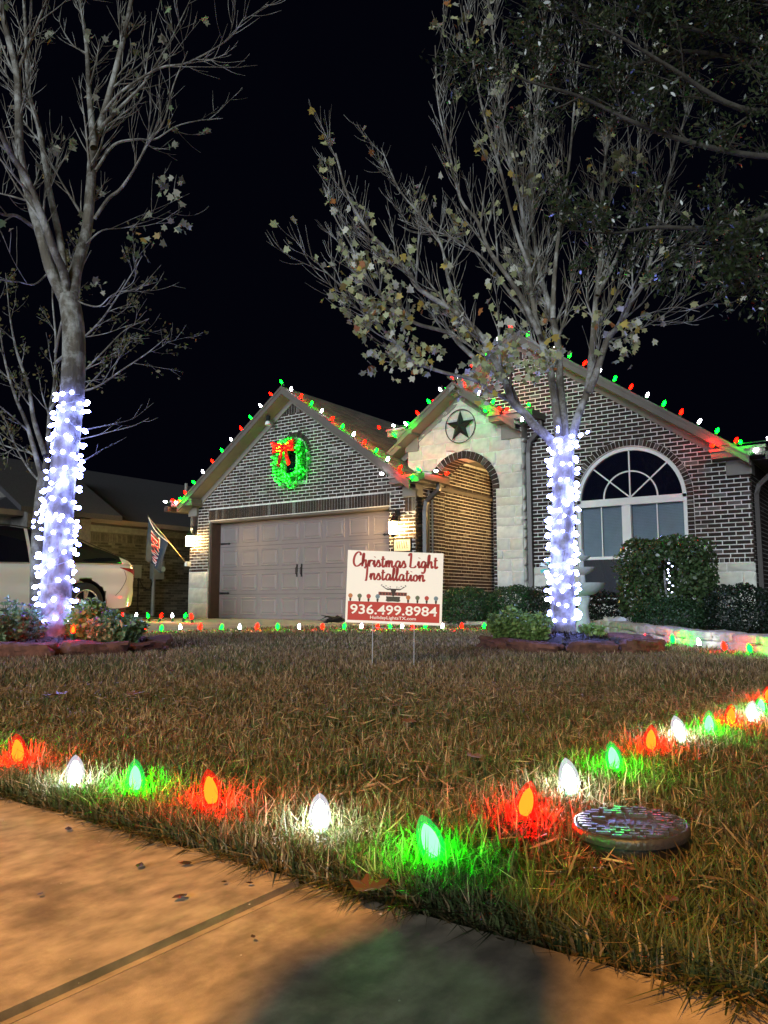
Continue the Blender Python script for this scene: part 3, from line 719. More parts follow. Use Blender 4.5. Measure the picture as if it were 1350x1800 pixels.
# ------------------------------------------------------------------ wall lanterns and porch lamp
M['lantern_glow'] = emit('lantern_glow', (300, 185, 62))
def lantern(x, label):
    t = thing('wall_lantern', (x, 12.19, 1.62), label, 'lantern', 'lanterns flanking the garage door')
    z = 1.62; y = 12.03
    mb = MB(); mb.box((x-0.055, 12.16, z+0.30), (x+0.055, 12.19, z+0.52)); mb.build('back_plate', M['iron'], t)
    mb = MB(); mb.tube(crom([(x, 12.17, z+0.44), (x, 12.08, z+0.52), (x, 12.03, z+0.50), (x, 12.02, z+0.42)], 6), 0.011, 6)
    mb.tube(crom([(x, 12.16, z+0.36), (x, 12.11, z+0.34), (x, 12.10, z+0.40), (x, 12.13, z+0.41)], 6), 0.008, 6); mb.build('scroll_arm', M['iron'], t)
    mb = MB(); mb.lathe([(0.012, 0.42), (0.03, 0.40), (0.045, 0.36), (0.105, 0.30), (0.11, 0.285)], (x, y, z), 4); mb.build('cap', M['iron'], t)
    mb = MB(); mb.lathe([(0.055, 0.05), (0.075, 0.05), (0.088, 0.28), (0.07, 0.28)], (x, y, z), 8); mb.build('glass', M['lantern_glow'], t, smooth=True)
    mb = MB(); mb.lathe([(0.01, -0.02), (0.025, 0.0), (0.075, 0.035), (0.078, 0.048)], (x, y, z), 4); mb.build('base', M['iron'], t)
    for k in range(4):
        a = math.pi/2*k; c, s = math.cos(a), math.sin(a)
        mb = MB(); mb.tube([(x+0.082*c, y+0.082*s, z+0.045), (x+0.10*c, y+0.10*s, z+0.285)], 0.006, 4); mb.build('bar', M['iron'], t)
lantern(-8.21, 'lit black lantern beside the stone number plaque'); lantern(-13.95, 'lit black lantern on pier by the flag pole')
PLX, PLY, PLZ = -6.40, 14.2, 2.35
pl_ = thing('porch_lamp', (PLX, PLY, PLZ - 0.05), 'lit hanging lantern inside the arched porch', 'lamp')
mb = MB(); mb.tube([(PLX, PLY, 3.3), (PLX, PLY, PLZ + 0.34)], 0.006, 6); mb.build('chain', M['iron'], pl_)
mb = MB(); mb.lathe([(0.02, 0.36), (0.05, 0.33), (0.13, 0.26), (0.135, 0.245)], (PLX, PLY, PLZ), 6); mb.build('cap', M['iron'], pl_)
mb = MB(); mb.lathe([(0.06, 0.0), (0.09, 0.0), (0.11, 0.24), (0.08, 0.24)], (PLX, PLY, PLZ), 12); mb.build('glass', emit('porch_glow', (270, 165, 58)), pl_, smooth=True)
mb = MB(); mb.lathe([(0.01, -0.05), (0.03, -0.03), (0.095, -0.002)], (PLX, PLY, PLZ), 6); mb.build('base', M['iron'], pl_)

# street lamp behind the camera whose orange light falls over pavement and lawn
LH = Vector((0.48, -5.48, 7.8))
sl = thing('street_lamp', (0.95, -2.85, 0), 'tall grey street lamp with orange light at the kerb', 'street lamp')
mb = MB(); mb.lathe([(0.16, 0), (0.16, 0.35), (0.09, 0.40), (0.07, 4.0), (0.055, 7.6)], (0.95, -2.85, 0), 12); mb.build('pole', grey, sl, smooth=True)
mb = MB(); mb.tube(crom([(0.95, -2.85, 7.5), (0.92, -2.95, 7.85), (0.7, -4.3, 8.0), (0.55, -5.3, 7.93)], 6), 0.035, 8); mb.build('arm', grey, sl, smooth=True)
mb = MB(); mb.tube([LH + Vector((0.12, 0.22, 0.12)), LH + Vector((0.06, 0.1, 0.14)), LH + Vector((-0.06, -0.12, 0.14)), LH + Vector((-0.13, -0.25, 0.1))], [0.06, 0.13, 0.15, 0.05], 12, flat=(1, 0.7)); mb.build('lamp_head', grey, sl, smooth=True)
mb = MB(); mb.box(LH + Vector((-0.1, -0.1, 0.02)), LH + Vector((0.1, 0.1, 0.035))); mb.build('lens', emit('sodium_glow', (90, 45, 14)), sl)
LA = bpy.data.lights.new('street_light', 'AREA'); LA.shape = 'DISK'; LA.size = 0.5; LA.energy = 1750; LA.spread = R(122); LA.color = (1.0, 0.45, 0.095)
lo = link(bpy.data.objects.new('street_light', LA)); lo.parent = sl; lo.location = LH - BASE['street_lamp']

# ------------------------------------------------------------------ coloured bulbs
def bulb_profile(r, h, n=13):
    out = []
    for k in range(n):
        t = k / (n - 1); z = h * t
        rr = r * (0.62 + 0.38 * math.sin(min(t/0.32, 1) * math.pi/2)) if t < 0.32 else r * (max(0.0, 1 - ((t - 0.32)/0.68)**2.0))**0.68
        out.append((max(rr, 0.0008), z))
    return out
BULB = {}
for c in ('red', 'green', 'white'):
    k = MB(); k.lathe(bulb_profile(0.0105, 0.040), (0, 0, 0.005), 10); core = k.mesh('bulb', M['core_' + c], True)
    g = MB(); g.lathe(bulb_profile(0.0165, 0.056), (0, 0, 0), 12); gl = g.mesh('glass', M['glass_' + c], True)
    BULB[c] = (core, gl)
    k = MB(); k.lathe(bulb_profile(0.0125, 0.046), (0, 0, 0.004), 10); BULB['far_' + c] = (k.mesh('bulb', M['far_' + c], True), gl)
sk = MB(); sk.lathe([(0.012, -0.028), (0.0125, -0.002), (0.011, 0.001)], (0, 0, 0), 10); SOCK = sk.mesh('socket', M['green_plastic'], True)
st = MB(); st.lathe([(0.0125, -0.045), (0.0135, -0.026), (0.012, -0.024)], (0, 0, 0), 8); st.prism([(-0.006, -0.003, -0.045), (0.006, -0.003, -0.045), (0.0, -0.003, -0.17)], (0, 0.006, 0)); STAKE = st.mesh('stake', M['green_plastic'])
CLR = ['green', 'red', 'white']
def mkbulb(parent, loc, rot, color, scale, stake=False):
    core, gl = BULB['far_' + color]
    o = place('bulb', core, parent, loc, rot, (scale,)*3)
    for nm, me in (('glass', gl), ('socket', SOCK)):
        c = link(bpy.data.objects.new(nm, me)); c.parent = o
    return o
def updir(v): return Vector(v).to_track_quat('Z', 'Y').to_euler()
def roof_string(pts_dirs, label, start, scale=1.85, reverse=False):
    """pts_dirs: list of (point, outward direction)"""
    t = thing('roof_light_string', pts_dirs[0][0], label, 'light string', 'coloured bulb strings along the roof edges')
    mb = MB(); mb.tube([Vector(p) - Vector(d)*0.034 for p, d in pts_dirs], 0.006, 5); mb.build('cord', M['wire'], t)
    for k, (p, d) in enumerate(pts_dirs):
        d = (Vector(d) + Vector((random.uniform(-.2, .2), random.uniform(-.2, .2), random.uniform(-.15, .15)))).normalized()
        mkbulb(t, p, updir(d), CLR[(start + (-k if reverse else k)) % 3], scale * random.uniform(0.94, 1.06))
def along(a, b_, n, d, inc=True): return [(Vector(a).lerp(Vector(b_), (k + 0.0) / (n - 1)), d) for k in range(n)]
rl = Vector((-0.5, -0.25, 0.8)); rr = Vector((0.5, -0.25, 0.8)); fw = Vector((0, -1, 0.12))
up = 0.05
# garage: left slope (green at the peak), right slope (white first)
z = lambda x: 4.95 + up - 0.715*abs(x - GC)
roof_string(along((GC, 11.85, z(GC)+0.02), (-14.22, 11.85, z(-14.22)), 12, rl), 'red, white and green bulbs up the left slope of the wreath gable', 0)
roof_string(along((GC+0.26, 11.85, z(GC+0.26)), (-7.68, 11.85, z(-7.68)), 12, rr), 'red, white and green bulbs down the right slope of the wreath gable', 2, reverse=True)
roof_string(along((-8.28, 11.80, 2.80), (-7.43, 11.76, 2.78), 3, fw) + [(Vector((-7.33, 12.1, 2.80)), Vector((1, -0.2, 0.2))), (Vector((-7.33, 12.5, 2.80)), Vector((1, -0.2, 0.2)))], 'short bulb string on eave return above the number plaque', 2, reverse=True)
roof_string(along((-14.0, 11.80, 2.76), (-14.5, 11.78, 2.72), 3, fw), 'three bulbs on the eave return above the flag pole', 0)
z = lambda x: 4.54 + up - 0.72*abs(x + 7.09)
roof_string(along((-7.09, 12.42, z(-7.09)), (-8.40, 12.42, z(-8.40)), 6, rl), 'bulb string on left slope of the star gable', 1)
roof_string(along((-6.85, 12.42, z(-6.85)), (-5.70, 12.42, z(-5.70)), 5, rr), 'bulb string on right slope of the star gable', 1)
roof_string(along((-6.36, 12.36, 3.86), (-5.5, 12.34, 3.84), 4, fw), 'bulb string on eave return right of the black star', 0)
roof_string(along((-8.75, 12.36, 3.86), (-8.05, 12.36, 3.84), 3, fw), 'bulb string on eave return left of the black star', 1)
z = lambda x: 5.36 + up - 0.70*abs(x - WC)
roof_string(along((WC, 12.62, z(WC)), (-7.6, 12.62, z(-7.6)), 7, rl), 'bulb string behind branches on left slope of the tall gable', 1)
roof_string(along((WC+0.28, 12.62, z(WC+0.28)), (-1.98, 12.62, z(-1.98)), 15, rr), 'long bulb string down the tall gable above the arched window', 0)
roof_string(along((-2.55, 12.56, 2.80), (-1.75, 12.52, 2.80), 3, fw), 'three bulbs on eave return at the right house corner', 1, reverse=True)

# ground bulbs on stakes
GROUPS = {'w': 'stake bulbs along the sidewalk edge', 'l': 'stake bulbs in the line running from sidewalk to house', 'd': 'stake bulbs along driveway and front path', 'b': 'stake bulbs in front of the pale stone border', 'n': 'stake bulbs on the strip beside the neighbour wall'}
WHERE = {'w': 'glowing {} bulb on a stake in grass beside the sidewalk', 'l': 'glowing {} bulb on a stake in the side lawn row near the round lid', 'd': 'small glowing {} bulb at the far lawn edge before the garage', 'b': 'small glowing {} bulb before the pale stacked border stones', 'n': 'small glowing {} bulb at foot of the neighbour wall'}
LITTLE = []
ORD = ['first', 'second', 'third', 'fourth', 'fifth', 'sixth', 'seventh', 'eighth', 'ninth', 'tenth', 'eleventh', 'twelfth', 'thirteenth', 'fourteenth', 'fifteenth', 'sixteenth', 'seventeenth', 'eighteenth', 'nineteenth', 'twentieth'] + ['twenty-' + q for q in ('first', 'second', 'third', 'fourth', 'fifth', 'sixth', 'seventh', 'eighth', 'ninth')] + ['thirtieth', 'thirty-first', 'thirty-second']
COUNT = {'w': 7, 'l': 0, 'd': 0, 'b': 0, 'n': 8}
PHR = {'w': 'glowing {c} bulb on a stake, {o} along the sidewalk from the lawn corner', 'l': 'glowing {c} bulb on a stake, {o} of the side lawn row past the round lid', 'd': 'small glowing {c} bulb, {o} along driveway and path from the car end', 'b': 'small glowing {c} bulb, {o} along the pale border stones from the tree ring', 'n': 'small glowing {c} bulb, {o} beside the neighbour wall from the garage pier'}
def stake_bulb(px, py, color, row, base_z=0.03, scale=1.22):
    i = COUNT[row] - 1 if row in 'wn' else COUNT[row]; COUNT[row] += -1 if row in 'wn' else 1
    p = onZ(px, py, base_z)
    t = thing('stake_light', (p.x, p.y, -0.02), PHR[row].format(c=color, o=ORD[i]), 'light bulb', GROUPS[row])
    tilt = (random.uniform(-.26, .26), random.uniform(-.26, .26), 0); scale *= random.uniform(0.93, 1.06)
    core, gl = BULB[color if row in 'wl' else 'far_' + color]
    for nm, me in (('bulb', core), ('glass', gl), ('socket', SOCK), ('stake', STAKE)):
        c = link(bpy.data.objects.new(nm, me)); c.parent = t; c.location = (0, 0, base_z + 0.02); c.rotation_euler = tilt; c.scale = (scale,)*3
    LITTLE.append((row, Vector((p.x, p.y, base_z)))); return p
for px, py, c in [(-60, 1322, 'green'), (33, 1343, 'red'), (131, 1382, 'white'), (238, 1393, 'green'), (374, 1417, 'red'), (562, 1458, 'white'), (767, 1510, 'green')]: stake_bulb(px, py, c, 'w')
for px, py, c in [(920, 1437, 'red'), (1005, 1394, 'white'), (1083, 1354, 'green'), (1144, 1320, 'red'), (1199, 1303, 'white'), (1247, 1291, 'green'), (1285, 1276, 'red'), (1319, 1266, 'white'), (1338, 1257, 'green'), (1352, 1236, 'red'), (1372, 1226, 'white')]: stake_bulb(px, py, c, 'l')
for k, px in enumerate([253, 283, 317, 351, 388, 422, 451, 488, 526, 566, 604, 635, 664, 686, 707, 727, 747, 777, 812, 850]):
    stake_bulb(px, 1107 - (px - 253) * 0.0045 + (2 if px < 300 else 0), ['red', 'green', 'white'][k % 3], 'd', 0.03, 1.5)
for px, py, c in [(951, 1112, 'green'), (1132, 1127, 'red'), (1183, 1130, 'green'), (1230, 1135, 'white'), (1275, 1143, 'red'), (1320, 1147, 'green'), (1362, 1153, 'white')]: stake_bulb(px, py, c, 'b', 0.03, 1.35)
for k, px in enumerate([192, 215, 239, 261, 282, 303, 324, 337]): stake_bulb(px, 1086 if px < 330 else 1088, ['green', 'red', 'white', 'green', 'red', 'white', 'green', 'red'][k], 'n', 0.08, 1.9)
ring_bulb = [(128, 1118, 'red')]
for px, py, c in ring_bulb:
    p = atD(px, py, 6.05); t = thing('stake_light', (p.x, p.y, 0.02), 'glowing red bulb among purple-flowered plants under the leftmost tree', 'light bulb')
    for nm, me in (('bulb', BULB[c][0]), ('glass', BULB[c][1]), ('socket', SOCK), ('stake', STAKE)):
        o = link(bpy.data.objects.new(nm, me)); o.parent = t; o.location = (0, 0, p.z); o.scale = (1.3,)*3
for row, lab in (('w', 'green cord linking the bulbs along the sidewalk'), ('l', 'green cord linking the bulbs of the side lawn row')):
    P = [p for r_, p in LITTLE if r_ == row]; pts = []
    for a, b_ in zip(P, P[1:]):
        pts += [a - Vector((0, 0, 0.028)), a.lerp(b_, 0.35) + Vector((random.uniform(-.03, .03), random.uniform(-.03, .03), -0.022 - a.z + 0.012)), a.lerp(b_, 0.7) + Vector((random.uniform(-.03, .03), random.uniform(-.03, .03), -0.022 - a.z + 0.012))]
    mb = MB(); mb.tube(crom(pts, 5), 0.003, 5); tag(mb.build('light_cord', M['wire']), lab, 'cord')

# ------------------------------------------------------------------ wreath
wc = Vector((-10.88, 12.08, 3.34)); wr_ = thing('wreath', (wc.x, wc.y, wc.z - 0.56), 'green lit garland wreath with red bow on the garage gable', 'wreath')
gm = leafmat('garland', 0.5, 0.2); n_ = 7500
an = RNG.uniform(0, 2*math.pi, n_); ph = RNG.uniform(0, 2*math.pi, n_); rr_ = 0.16*np.sqrt(RNG.uniform(0.15, 1, n_))
ctr = np.stack([wc.x + (0.375 + rr_*np.cos(ph))*np.cos(an), wc.y + rr_*np.sin(ph)*0.8, wc.z + (0.42 + rr_*np.cos(ph))*np.sin(an)], 1)
d = RNG.normal(size=(n_, 3)); d /= np.linalg.norm(d, axis=1)[:, None]; e = RNG.normal(size=(n_, 3)); e = np.cross(d, e); e /= np.linalg.norm(e, axis=1)[:, None]
V = np.stack([ctr - e*0.004, ctr + e*0.004, ctr + d*0.055], 1).reshape(-1, 3)
fc = np.arange(n_*3).reshape(-1, 3); cc = np.repeat(np.array([[0.015, 0.24, 0.03]])*RNG.uniform(0.5, 1.6, (n_, 1)), 3, 0)
put('garland', fast_mesh('garland', V, [fc], gm, cc), wr_, wc)
M['led_green'] = emit('led_green', (0.22, 75, 0.5)); M['led_red'] = emit('led_red', (70, 0.30, 0.04))
ic = MB(); ic.lathe([(0.002, -0.011), (0.009, -0.006), (0.010, 0.003), (0.002, 0.012)], (0, 0, 0), 6); LG = ic.mesh('mini_bulb', M['led_green'], True)
ic = MB(); ic.lathe([(0.002, -0.011), (0.009, -0.006), (0.010, 0.003), (0.002, 0.012)], (0, 0, 0), 6); LR = ic.mesh('mini_bulb', M['led_red'], True)
for k in range(150):
    a = random.uniform(0, 2*math.pi); q = random.uniform(-0.15, 0.15)
    place('mini_bulb', LG, wr_, (wc.x + (0.375+q)*math.cos(a), wc.y - math.sqrt(max(0, 0.155**2 - q*q))*0.85 - 0.012, wc.z + (0.42+q)*math.sin(a)))
bc = Vector((-10.98, 11.97, 3.66)); red = mat('red_tinsel', (0.35, 0.012, 0.012), 0.35, 0.3, 40, 0.5, 90)
mb = MB()
for s in (-1, 1):
    mb.hexa([bc + Vector(p) for p in [(s*0.03, -0.03, -0.04), (s*0.30, -0.05, -0.13), (s*0.30, 0.03, -0.13), (s*0.03, 0.03, -0.04), (s*0.03, -0.03, 0.05), (s*0.29, -0.05, 0.15), (s*0.29, 0.03, 0.15), (s*0.03, 0.03, 0.05)]])
    mb.hexa([bc + Vector(p) for p in [(s*0.12, -0.02, -0.42), (s*0.20, -0.02, -0.38), (s*0.20, 0.0, -0.38), (s*0.12, 0.0, -0.42), (s*0.0, -0.03, -0.03), (s*0.06, -0.03, 0.0), (s*0.06, 0.0, 0.0), (s*0.0, 0.0, -0.03)]])
mb.box(bc + Vector((-0.045, -0.06, -0.055)), bc + Vector((0.045, 0.03, 0.06))); mb.build('bow', red, wr_)
for k in range(46):
    s = random.choice((-1, 1)); t = random.uniform(0.05, 1)
    p = bc + (Vector((s*(0.03+0.27*t), -0.06-0.012*t, random.uniform(-0.04-0.08*t, 0.05+0.09*t))) if k < 36 else Vector((s*(0.04+0.11*t), -0.035, -0.03-0.36*t)))
    place('mini_bulb', LR, wr_, p)

# ------------------------------------------------------------------ star in a ring
sc = Vector((-7.10, 12.69, 3.74)); star = thing('star_ornament', (sc.x, sc.y, sc.z-0.34), 'black five-pointed metal star in a ring on the stone gable', 'star')
bk = mat('black_metal', (0.018, 0.017, 0.02), 0.4, 0.2, 20, metal=0.4)
mb = MB(); pts = []
for k in range(10):
    a = math.pi/2 + k*math.pi/5; r_ = 0.32 if k % 2 == 0 else 0.125
    pts.append(sc + Vector((r_*math.cos(a), 0.0, r_*math.sin(a))))
n = mb.addv(pts); cf = mb.addv([sc + Vector((0, -0.075, 0))]); cb = mb.addv([sc + Vector((0, 0.01, 0))])
for k in range(10): mb.f += [(n+k, n+(k+1) % 10, cf), (n+(k+1) % 10, n+k, cb)]
mb.build('star', bk, star)
mb = MB(); mb.tube([sc + Vector((0.325*math.cos(2*math.pi*k/48), 0, 0.325*math.sin(2*math.pi*k/48))) for k in range(49)], 0.009, 6); mb.build('ring', bk, star, smooth=True)

# ------------------------------------------------------------------ yard sign
SW, SH = 0.61, 0.457
sp = atD(693.5, 1033, 4.9); roll = R(2.1)
sign = thing('yard_sign', (sp.x, sp.y, 0.0), 'white and red Christmas light installation sign on wire legs in the lawn', 'sign', rot=(0, 0, YAW))
sz = sp.z
def SP(u, v, d=0.0):                              # u,v in sign fractions from top left; d toward viewer
    x, zz = (u - 0.5)*SW, (0.5 - v)*SH
    return (x*math.cos(roll) + zz*math.sin(roll), -0.004 - d, sz - x*math.sin(roll) + zz*math.cos(roll))
def quad(mb, u0, v0, u1, v1, d, th=0.0006): mb.prism([SP(u0, v1, d), SP(u1, v1, d), SP(u1, v0, d), SP(u0, v0, d)], (0, th, 0))
sgw = mat('sign_white', (0.80, 0.77, 0.71), 0.5, 0.02, 3); sgr = mat('sign_red', (0.40, 0.028, 0.018), 0.5, 0.04, 6); sgd = mat('sign_script_red', (0.30, 0.018, 0.015), 0.5, 0.04, 6); sgk = mat('sign_dark', (0.03, 0.018, 0.015), 0.6, 0.2, 30)
mb = MB(); mb.prism([SP(0, 1, 0), SP(1, 1, 0), SP(1, 0, 0), SP(0, 0, 0)], (0, 0.005, 0)); mb.build('panel', sgw, sign, local=True)
mb = MB(); quad(mb, 0.022, 0.705, 0.975, 0.965, 0.0008); mb.build('red_band', sgr, sign, local=True)
for ux in (0.285, 0.715):
    mb = MB(); a = Vector(SP(ux, 0.9, -0.006)); mb.tube([a + Vector((0, 0, 0.12)), a, Vector((a.x - 0.004, a.y, -0.08))], 0.0026, 6); mb.build('wire_leg', M['wire_clear'], sign, local=True)
mb = MB(); mb.tube([Vector(SP(0.285, 1.06, -0.006)), Vector(SP(0.715, 1.06, -0.006))], 0.0022, 6); mb.build('cross_wire', M['wire_clear'], sign, local=True)
# hand-drawn script: strokes in units of x-height
GLY = {
 'C': (1.35, [[(1.18,1.62),(1.12,1.98),(0.80,2.12),(0.36,1.75),(0.12,1.05),(0.16,0.38),(0.50,0.02),(0.92,0.12),(1.30,0.46)]]),
 'h': (1.02, [[(0.02,0.3),(0.30,1.15),(0.36,1.9),(0.22,1.75),(0.16,0.9),(0.14,0.0)],[(0.15,0.35),(0.42,0.92),(0.68,0.92),(0.68,0.4),(0.76,0.05),(1.02,0.3)]]),
 'r': (0.80, [[(0.0,0.3),(0.18,0.95),(0.2,0.0)],[(0.2,0.45),(0.40,0.92),(0.62,0.95),(0.66,0.8)]]),
 'i': (0.52, [[(0.0,0.3),(0.2,0.95),(0.2,0.3),(0.3,0.03),(0.52,0.3)],[(0.24,1.42),(0.27,1.5)]]),
 's': (0.74, [[(0.0,0.25),(0.30,1.0),(0.42,0.75),(0.60,0.4),(0.45,0.05),(0.12,0.08)],[(0.5,0.1),(0.74,0.3)]]),
 't': (0.70, [[(0.30,1.62),(0.24,0.8),(0.26,0.15),(0.42,0.02),(0.68,0.3)],[(0.0,1.12),(0.30,1.15),(0.64,1.22)]]),
 'm': (1.52, [[(0.0,0.3),(0.16,0.95),(0.18,0.0)],[(0.18,0.4),(0.40,0.95),(0.58,0.85),(0.58,0.0)],[(0.58,0.4),(0.82,0.95),(1.02,0.85),(1.02,0.3),(1.14,0.03),(1.50,0.3)]]),
 'a': (1.05, [[(0.72,0.85),(0.42,0.98),(0.12,0.55),(0.18,0.1),(0.45,0.06),(0.72,0.5),(0.76,0.95)],[(0.74,0.7),(0.74,0.2),(0.85,0.03),(1.05,0.3)]]),
 'L': (1.50, [[(0.06,1.72),(0.20,1.98),(0.46,2.05),(0.44,1.2),(0.38,0.35),(0.32,0.06)],[(0.32,0.06),(0.7,0.0),(1.05,0.06),(1.28,0.30)]]),
 'g': (0.98, [[(0.68,0.85),(0.40,0.98),(0.12,0.55),(0.18,0.12),(0.42,0.08),(0.68,0.5),(0.72,0.95)],[(0.72,0.95),(0.70,0.1),(0.62,-0.5),(0.36,-0.78),(0.12,-0.62)],[(0.7,0.05),(0.98,0.3)]]),
 'n': (1.05, [[(0.0,0.3),(0.16,0.95),(0.18,0.0)],[(0.18,0.4),(0.44,0.95),(0.68,0.88),(0.68,0.3),(0.78,0.03),(1.05,0.3)]]),
 'I': (0.95, [[(0.02,1.72),(0.30,2.06),(0.62,2.02)],[(0.50,1.98),(0.46,1.0),(0.40,0.2),(0.34,-0.12),(0.2,-0.02)]]),
 'l': (0.55, [[(0.0,0.3),(0.30,1.1),(0.36,1.85),(0.22,1.8),(0.16,0.8),(0.22,0.12),(0.34,0.02),(0.56,0.3)]]),
 'o': (0.92, [[(0.50,0.98),(0.16,0.7),(0.14,0.2),(0.40,0.02),(0.66,0.3),(0.64,0.8),(0.46,0.98)],[(0.62,0.85),(0.92,0.72)]]),
 ' ': (0.35, [])}
def script(mb, text, u0, u1, vbase, xh):
    tot = sum(GLY[c][0] for c in text); sx = (u1-u0)*SW/tot; szz = xh*SH; x = 0
    for ch in text:
        adv, strokes = GLY[ch]
        for s in strokes:
            P = [p.to_2d() for p in crom([Vector((a, b_, 0)) for a, b_ in s], 6)] if len(s) > 2 else [Vector(a) for a in s]
            Q = [Vector(((x + p.x)*sx, p.y*szz)) for p in P]; W = []
            for i, q in enumerate(Q):
                t = (Q[min(i+1, len(Q)-1)] - Q[max(i-1, 0)]); t = t.normalized() if t.length > 0 else Vector((1, 0))
                vert = abs(t.y); wd = szz*(0.16 + 0.17*vert); nn = Vector((-t.y, t.x))*wd*0.5
                W.append((q + nn, q - nn))
            for (a, b_), (c_, d_) in zip(W, W[1:]):
                pts = [SP(u0 + p.x/SW, vbase - p.y/SH, 0.0009) for p in (a, b_, d_, c_)]
                n = mb.addv(pts); mb.f.append((n, n+1, n+2, n+3))
        x += adv
for txt, u0, u1, vb, xh in (('Christmas', 0.058, 0.615, 0.222, 0.094), ('Light', 0.632, 0.945, 0.215, 0.094), ('Installation', 0.178, 0.815, 0.402, 0.090)):
    mb = MB(); script(mb, txt, u0, u1, vb, xh); mb.build('script_lettering', sgd, sign, local=True)
def text_mesh(txt, u, v, width, height, m, name, d, bold=0.02):
    cu = bpy.data.curves.new('tmp', 'FONT'); cu.body = txt; cu.align_x = 'CENTER'; cu.offset = bold; cu.resolution_u = 3
    to = bpy.data.objects.new('tmp', cu); COL.objects.link(to); bpy.context.view_layer.update()
    me = bpy.data.meshes.new_from_object(to.evaluated_get(bpy.context.evaluated_depsgraph_get())); bpy.data.objects.remove(to)
    co = np.zeros(len(me.vertices)*3); me.vertices.foreach_get('co', co); co = co.reshape(-1, 3); lo_, hi_ = co.min(0), co.max(0)
    out = [SP(u + ((p[0]-lo_[0])/(hi_[0]-lo_[0]) - 0.5)*width, v - ((p[1]-lo_[1])/(hi_[1]-lo_[1]) - 0.5)*height, d) for p in co]
    me.vertices.foreach_set('co', np.array(out).ravel()); me.materials.clear(); me.materials.append(m); me.update()
    o = link(bpy.data.objects.new(name, me)); o.parent = sign; return o
text_mesh('936.499.8984', 0.4985, 0.812, 0.90, 0.135, sgw, 'phone_number', 0.0016, 0.016)
text_mesh('HolidayLightsTX.com', 0.495, 0.925, 0.475, 0.055, sgw, 'web_address', 0.0016, 0.008)
BC = {'orange': (0.42, 0.15, 0.05), 'olive': (0.10, 0.12, 0.07), 'redb': (0.38, 0.04, 0.03), 'slate': (0.14, 0.20, 0.24)}
for c, k in BC.items(): M['p_' + c] = mat('print_' + c, k, 0.5, 0.25, 90)
for k, (u, c) in enumerate(zip((0.045, 0.14, 0.234, 0.328, 0.645, 0.742, 0.838, 0.934), ('orange', 'olive', 'redb', 'slate')*2)):
    mb = MB(); P = []
    for j in range(20):
        a = 2*math.pi*j/20; rx = 0.0235; P.append(SP(u + rx*math.cos(a)*(1 - 0.25*max(0, -math.sin(a))), 0.632 - 0.033*math.sin(a), 0.001))
    mb.prism(P, (0, 0.0004, 0)); o = mb.build('printed_bulb', M['p_' + c], sign, local=True)
    mb = MB(); mb.prism([SP(u-0.012, 0.664, 0.0012), SP(u-0.007, 0.704, 0.0012), SP(u+0.007, 0.704, 0.0012), SP(u+0.012, 0.664, 0.0012)], (0, 0.0004, 0)); mb.build('printed_socket', sgk, sign, local=True)
# longhorn badge: banner, shield, skull and horns with tiny bulbs
mb = MB(); quad(mb, 0.335, 0.563, 0.630, 0.612, 0.0008); mb.build('badge_banner', mat('print_rust', (0.20, 0.05, 0.035), 0.5, 0.5, 120), sign, local=True)
mb = MB()
for k in range(9):
    if k in (4,): continue
    u = 0.352 + k*0.0315; quad(mb, u, 0.574, u+0.015, 0.602, 0.0012)
mb.build('badge_banner_letters', sgk, sign, local=True)
mb = MB(); mb.prism([SP(u, v, 0.001) for u, v in ((0.415, 0.624), (0.562, 0.624), (0.558, 0.66), (0.566, 0.682), (0.545, 0.697), (0.488, 0.692), (0.432, 0.697), (0.411, 0.682), (0.419, 0.66))], (0, 0.0004, 0)); mb.build('badge_shield', mat('print_shield', (0.045, 0.042, 0.03), 0.6, 0.6, 150), sign, local=True)
mb = MB(); mb.prism([SP(u, v, 0.0014) for u, v in ((0.455, 0.515), (0.525, 0.515), (0.513, 0.555), (0.502, 0.600), (0.496, 0.622), (0.482, 0.622), (0.477, 0.600), (0.466, 0.555))], (0, 0.0004, 0)); mb.build('longhorn_skull', sgk, sign, local=True)
for s in (-1, 1):
    mb = MB(); H = [p for p in crom([Vector((0.49+s*0.03, 0.520, 0)), Vector((0.49+s*0.065, 0.525, 0)), Vector((0.49+s*0.10, 0.500, 0)), Vector((0.49+s*0.135, 0.470, 0))], 5)]
    for i in range(len(H)-1):
        w0, w1 = 0.016*(1 - i/len(H)) + 0.002, 0.016*(1 - (i+1)/len(H)) + 0.002
        mb.prism([SP(H[i].x, H[i].y - w0*0.6, 0.0013), SP(H[i].x, H[i].y + w0*0.6, 0.0013), SP(H[i+1].x, H[i+1].y + w1*0.6, 0.0013), SP(H[i+1].x, H[i+1].y - w1*0.6, 0.0013)], (0, 0.0004, 0))
    for k in range(5):
        u = 0.49 + s*(0.035 + 0.022*k); v = 0.497 - 0.006*k + 0.018*(k % 2); quad(mb, u-0.005, v-0.012, u+0.004, v, 0.0013)
    mb.build('longhorn_horn', sgk, sign, local=True)
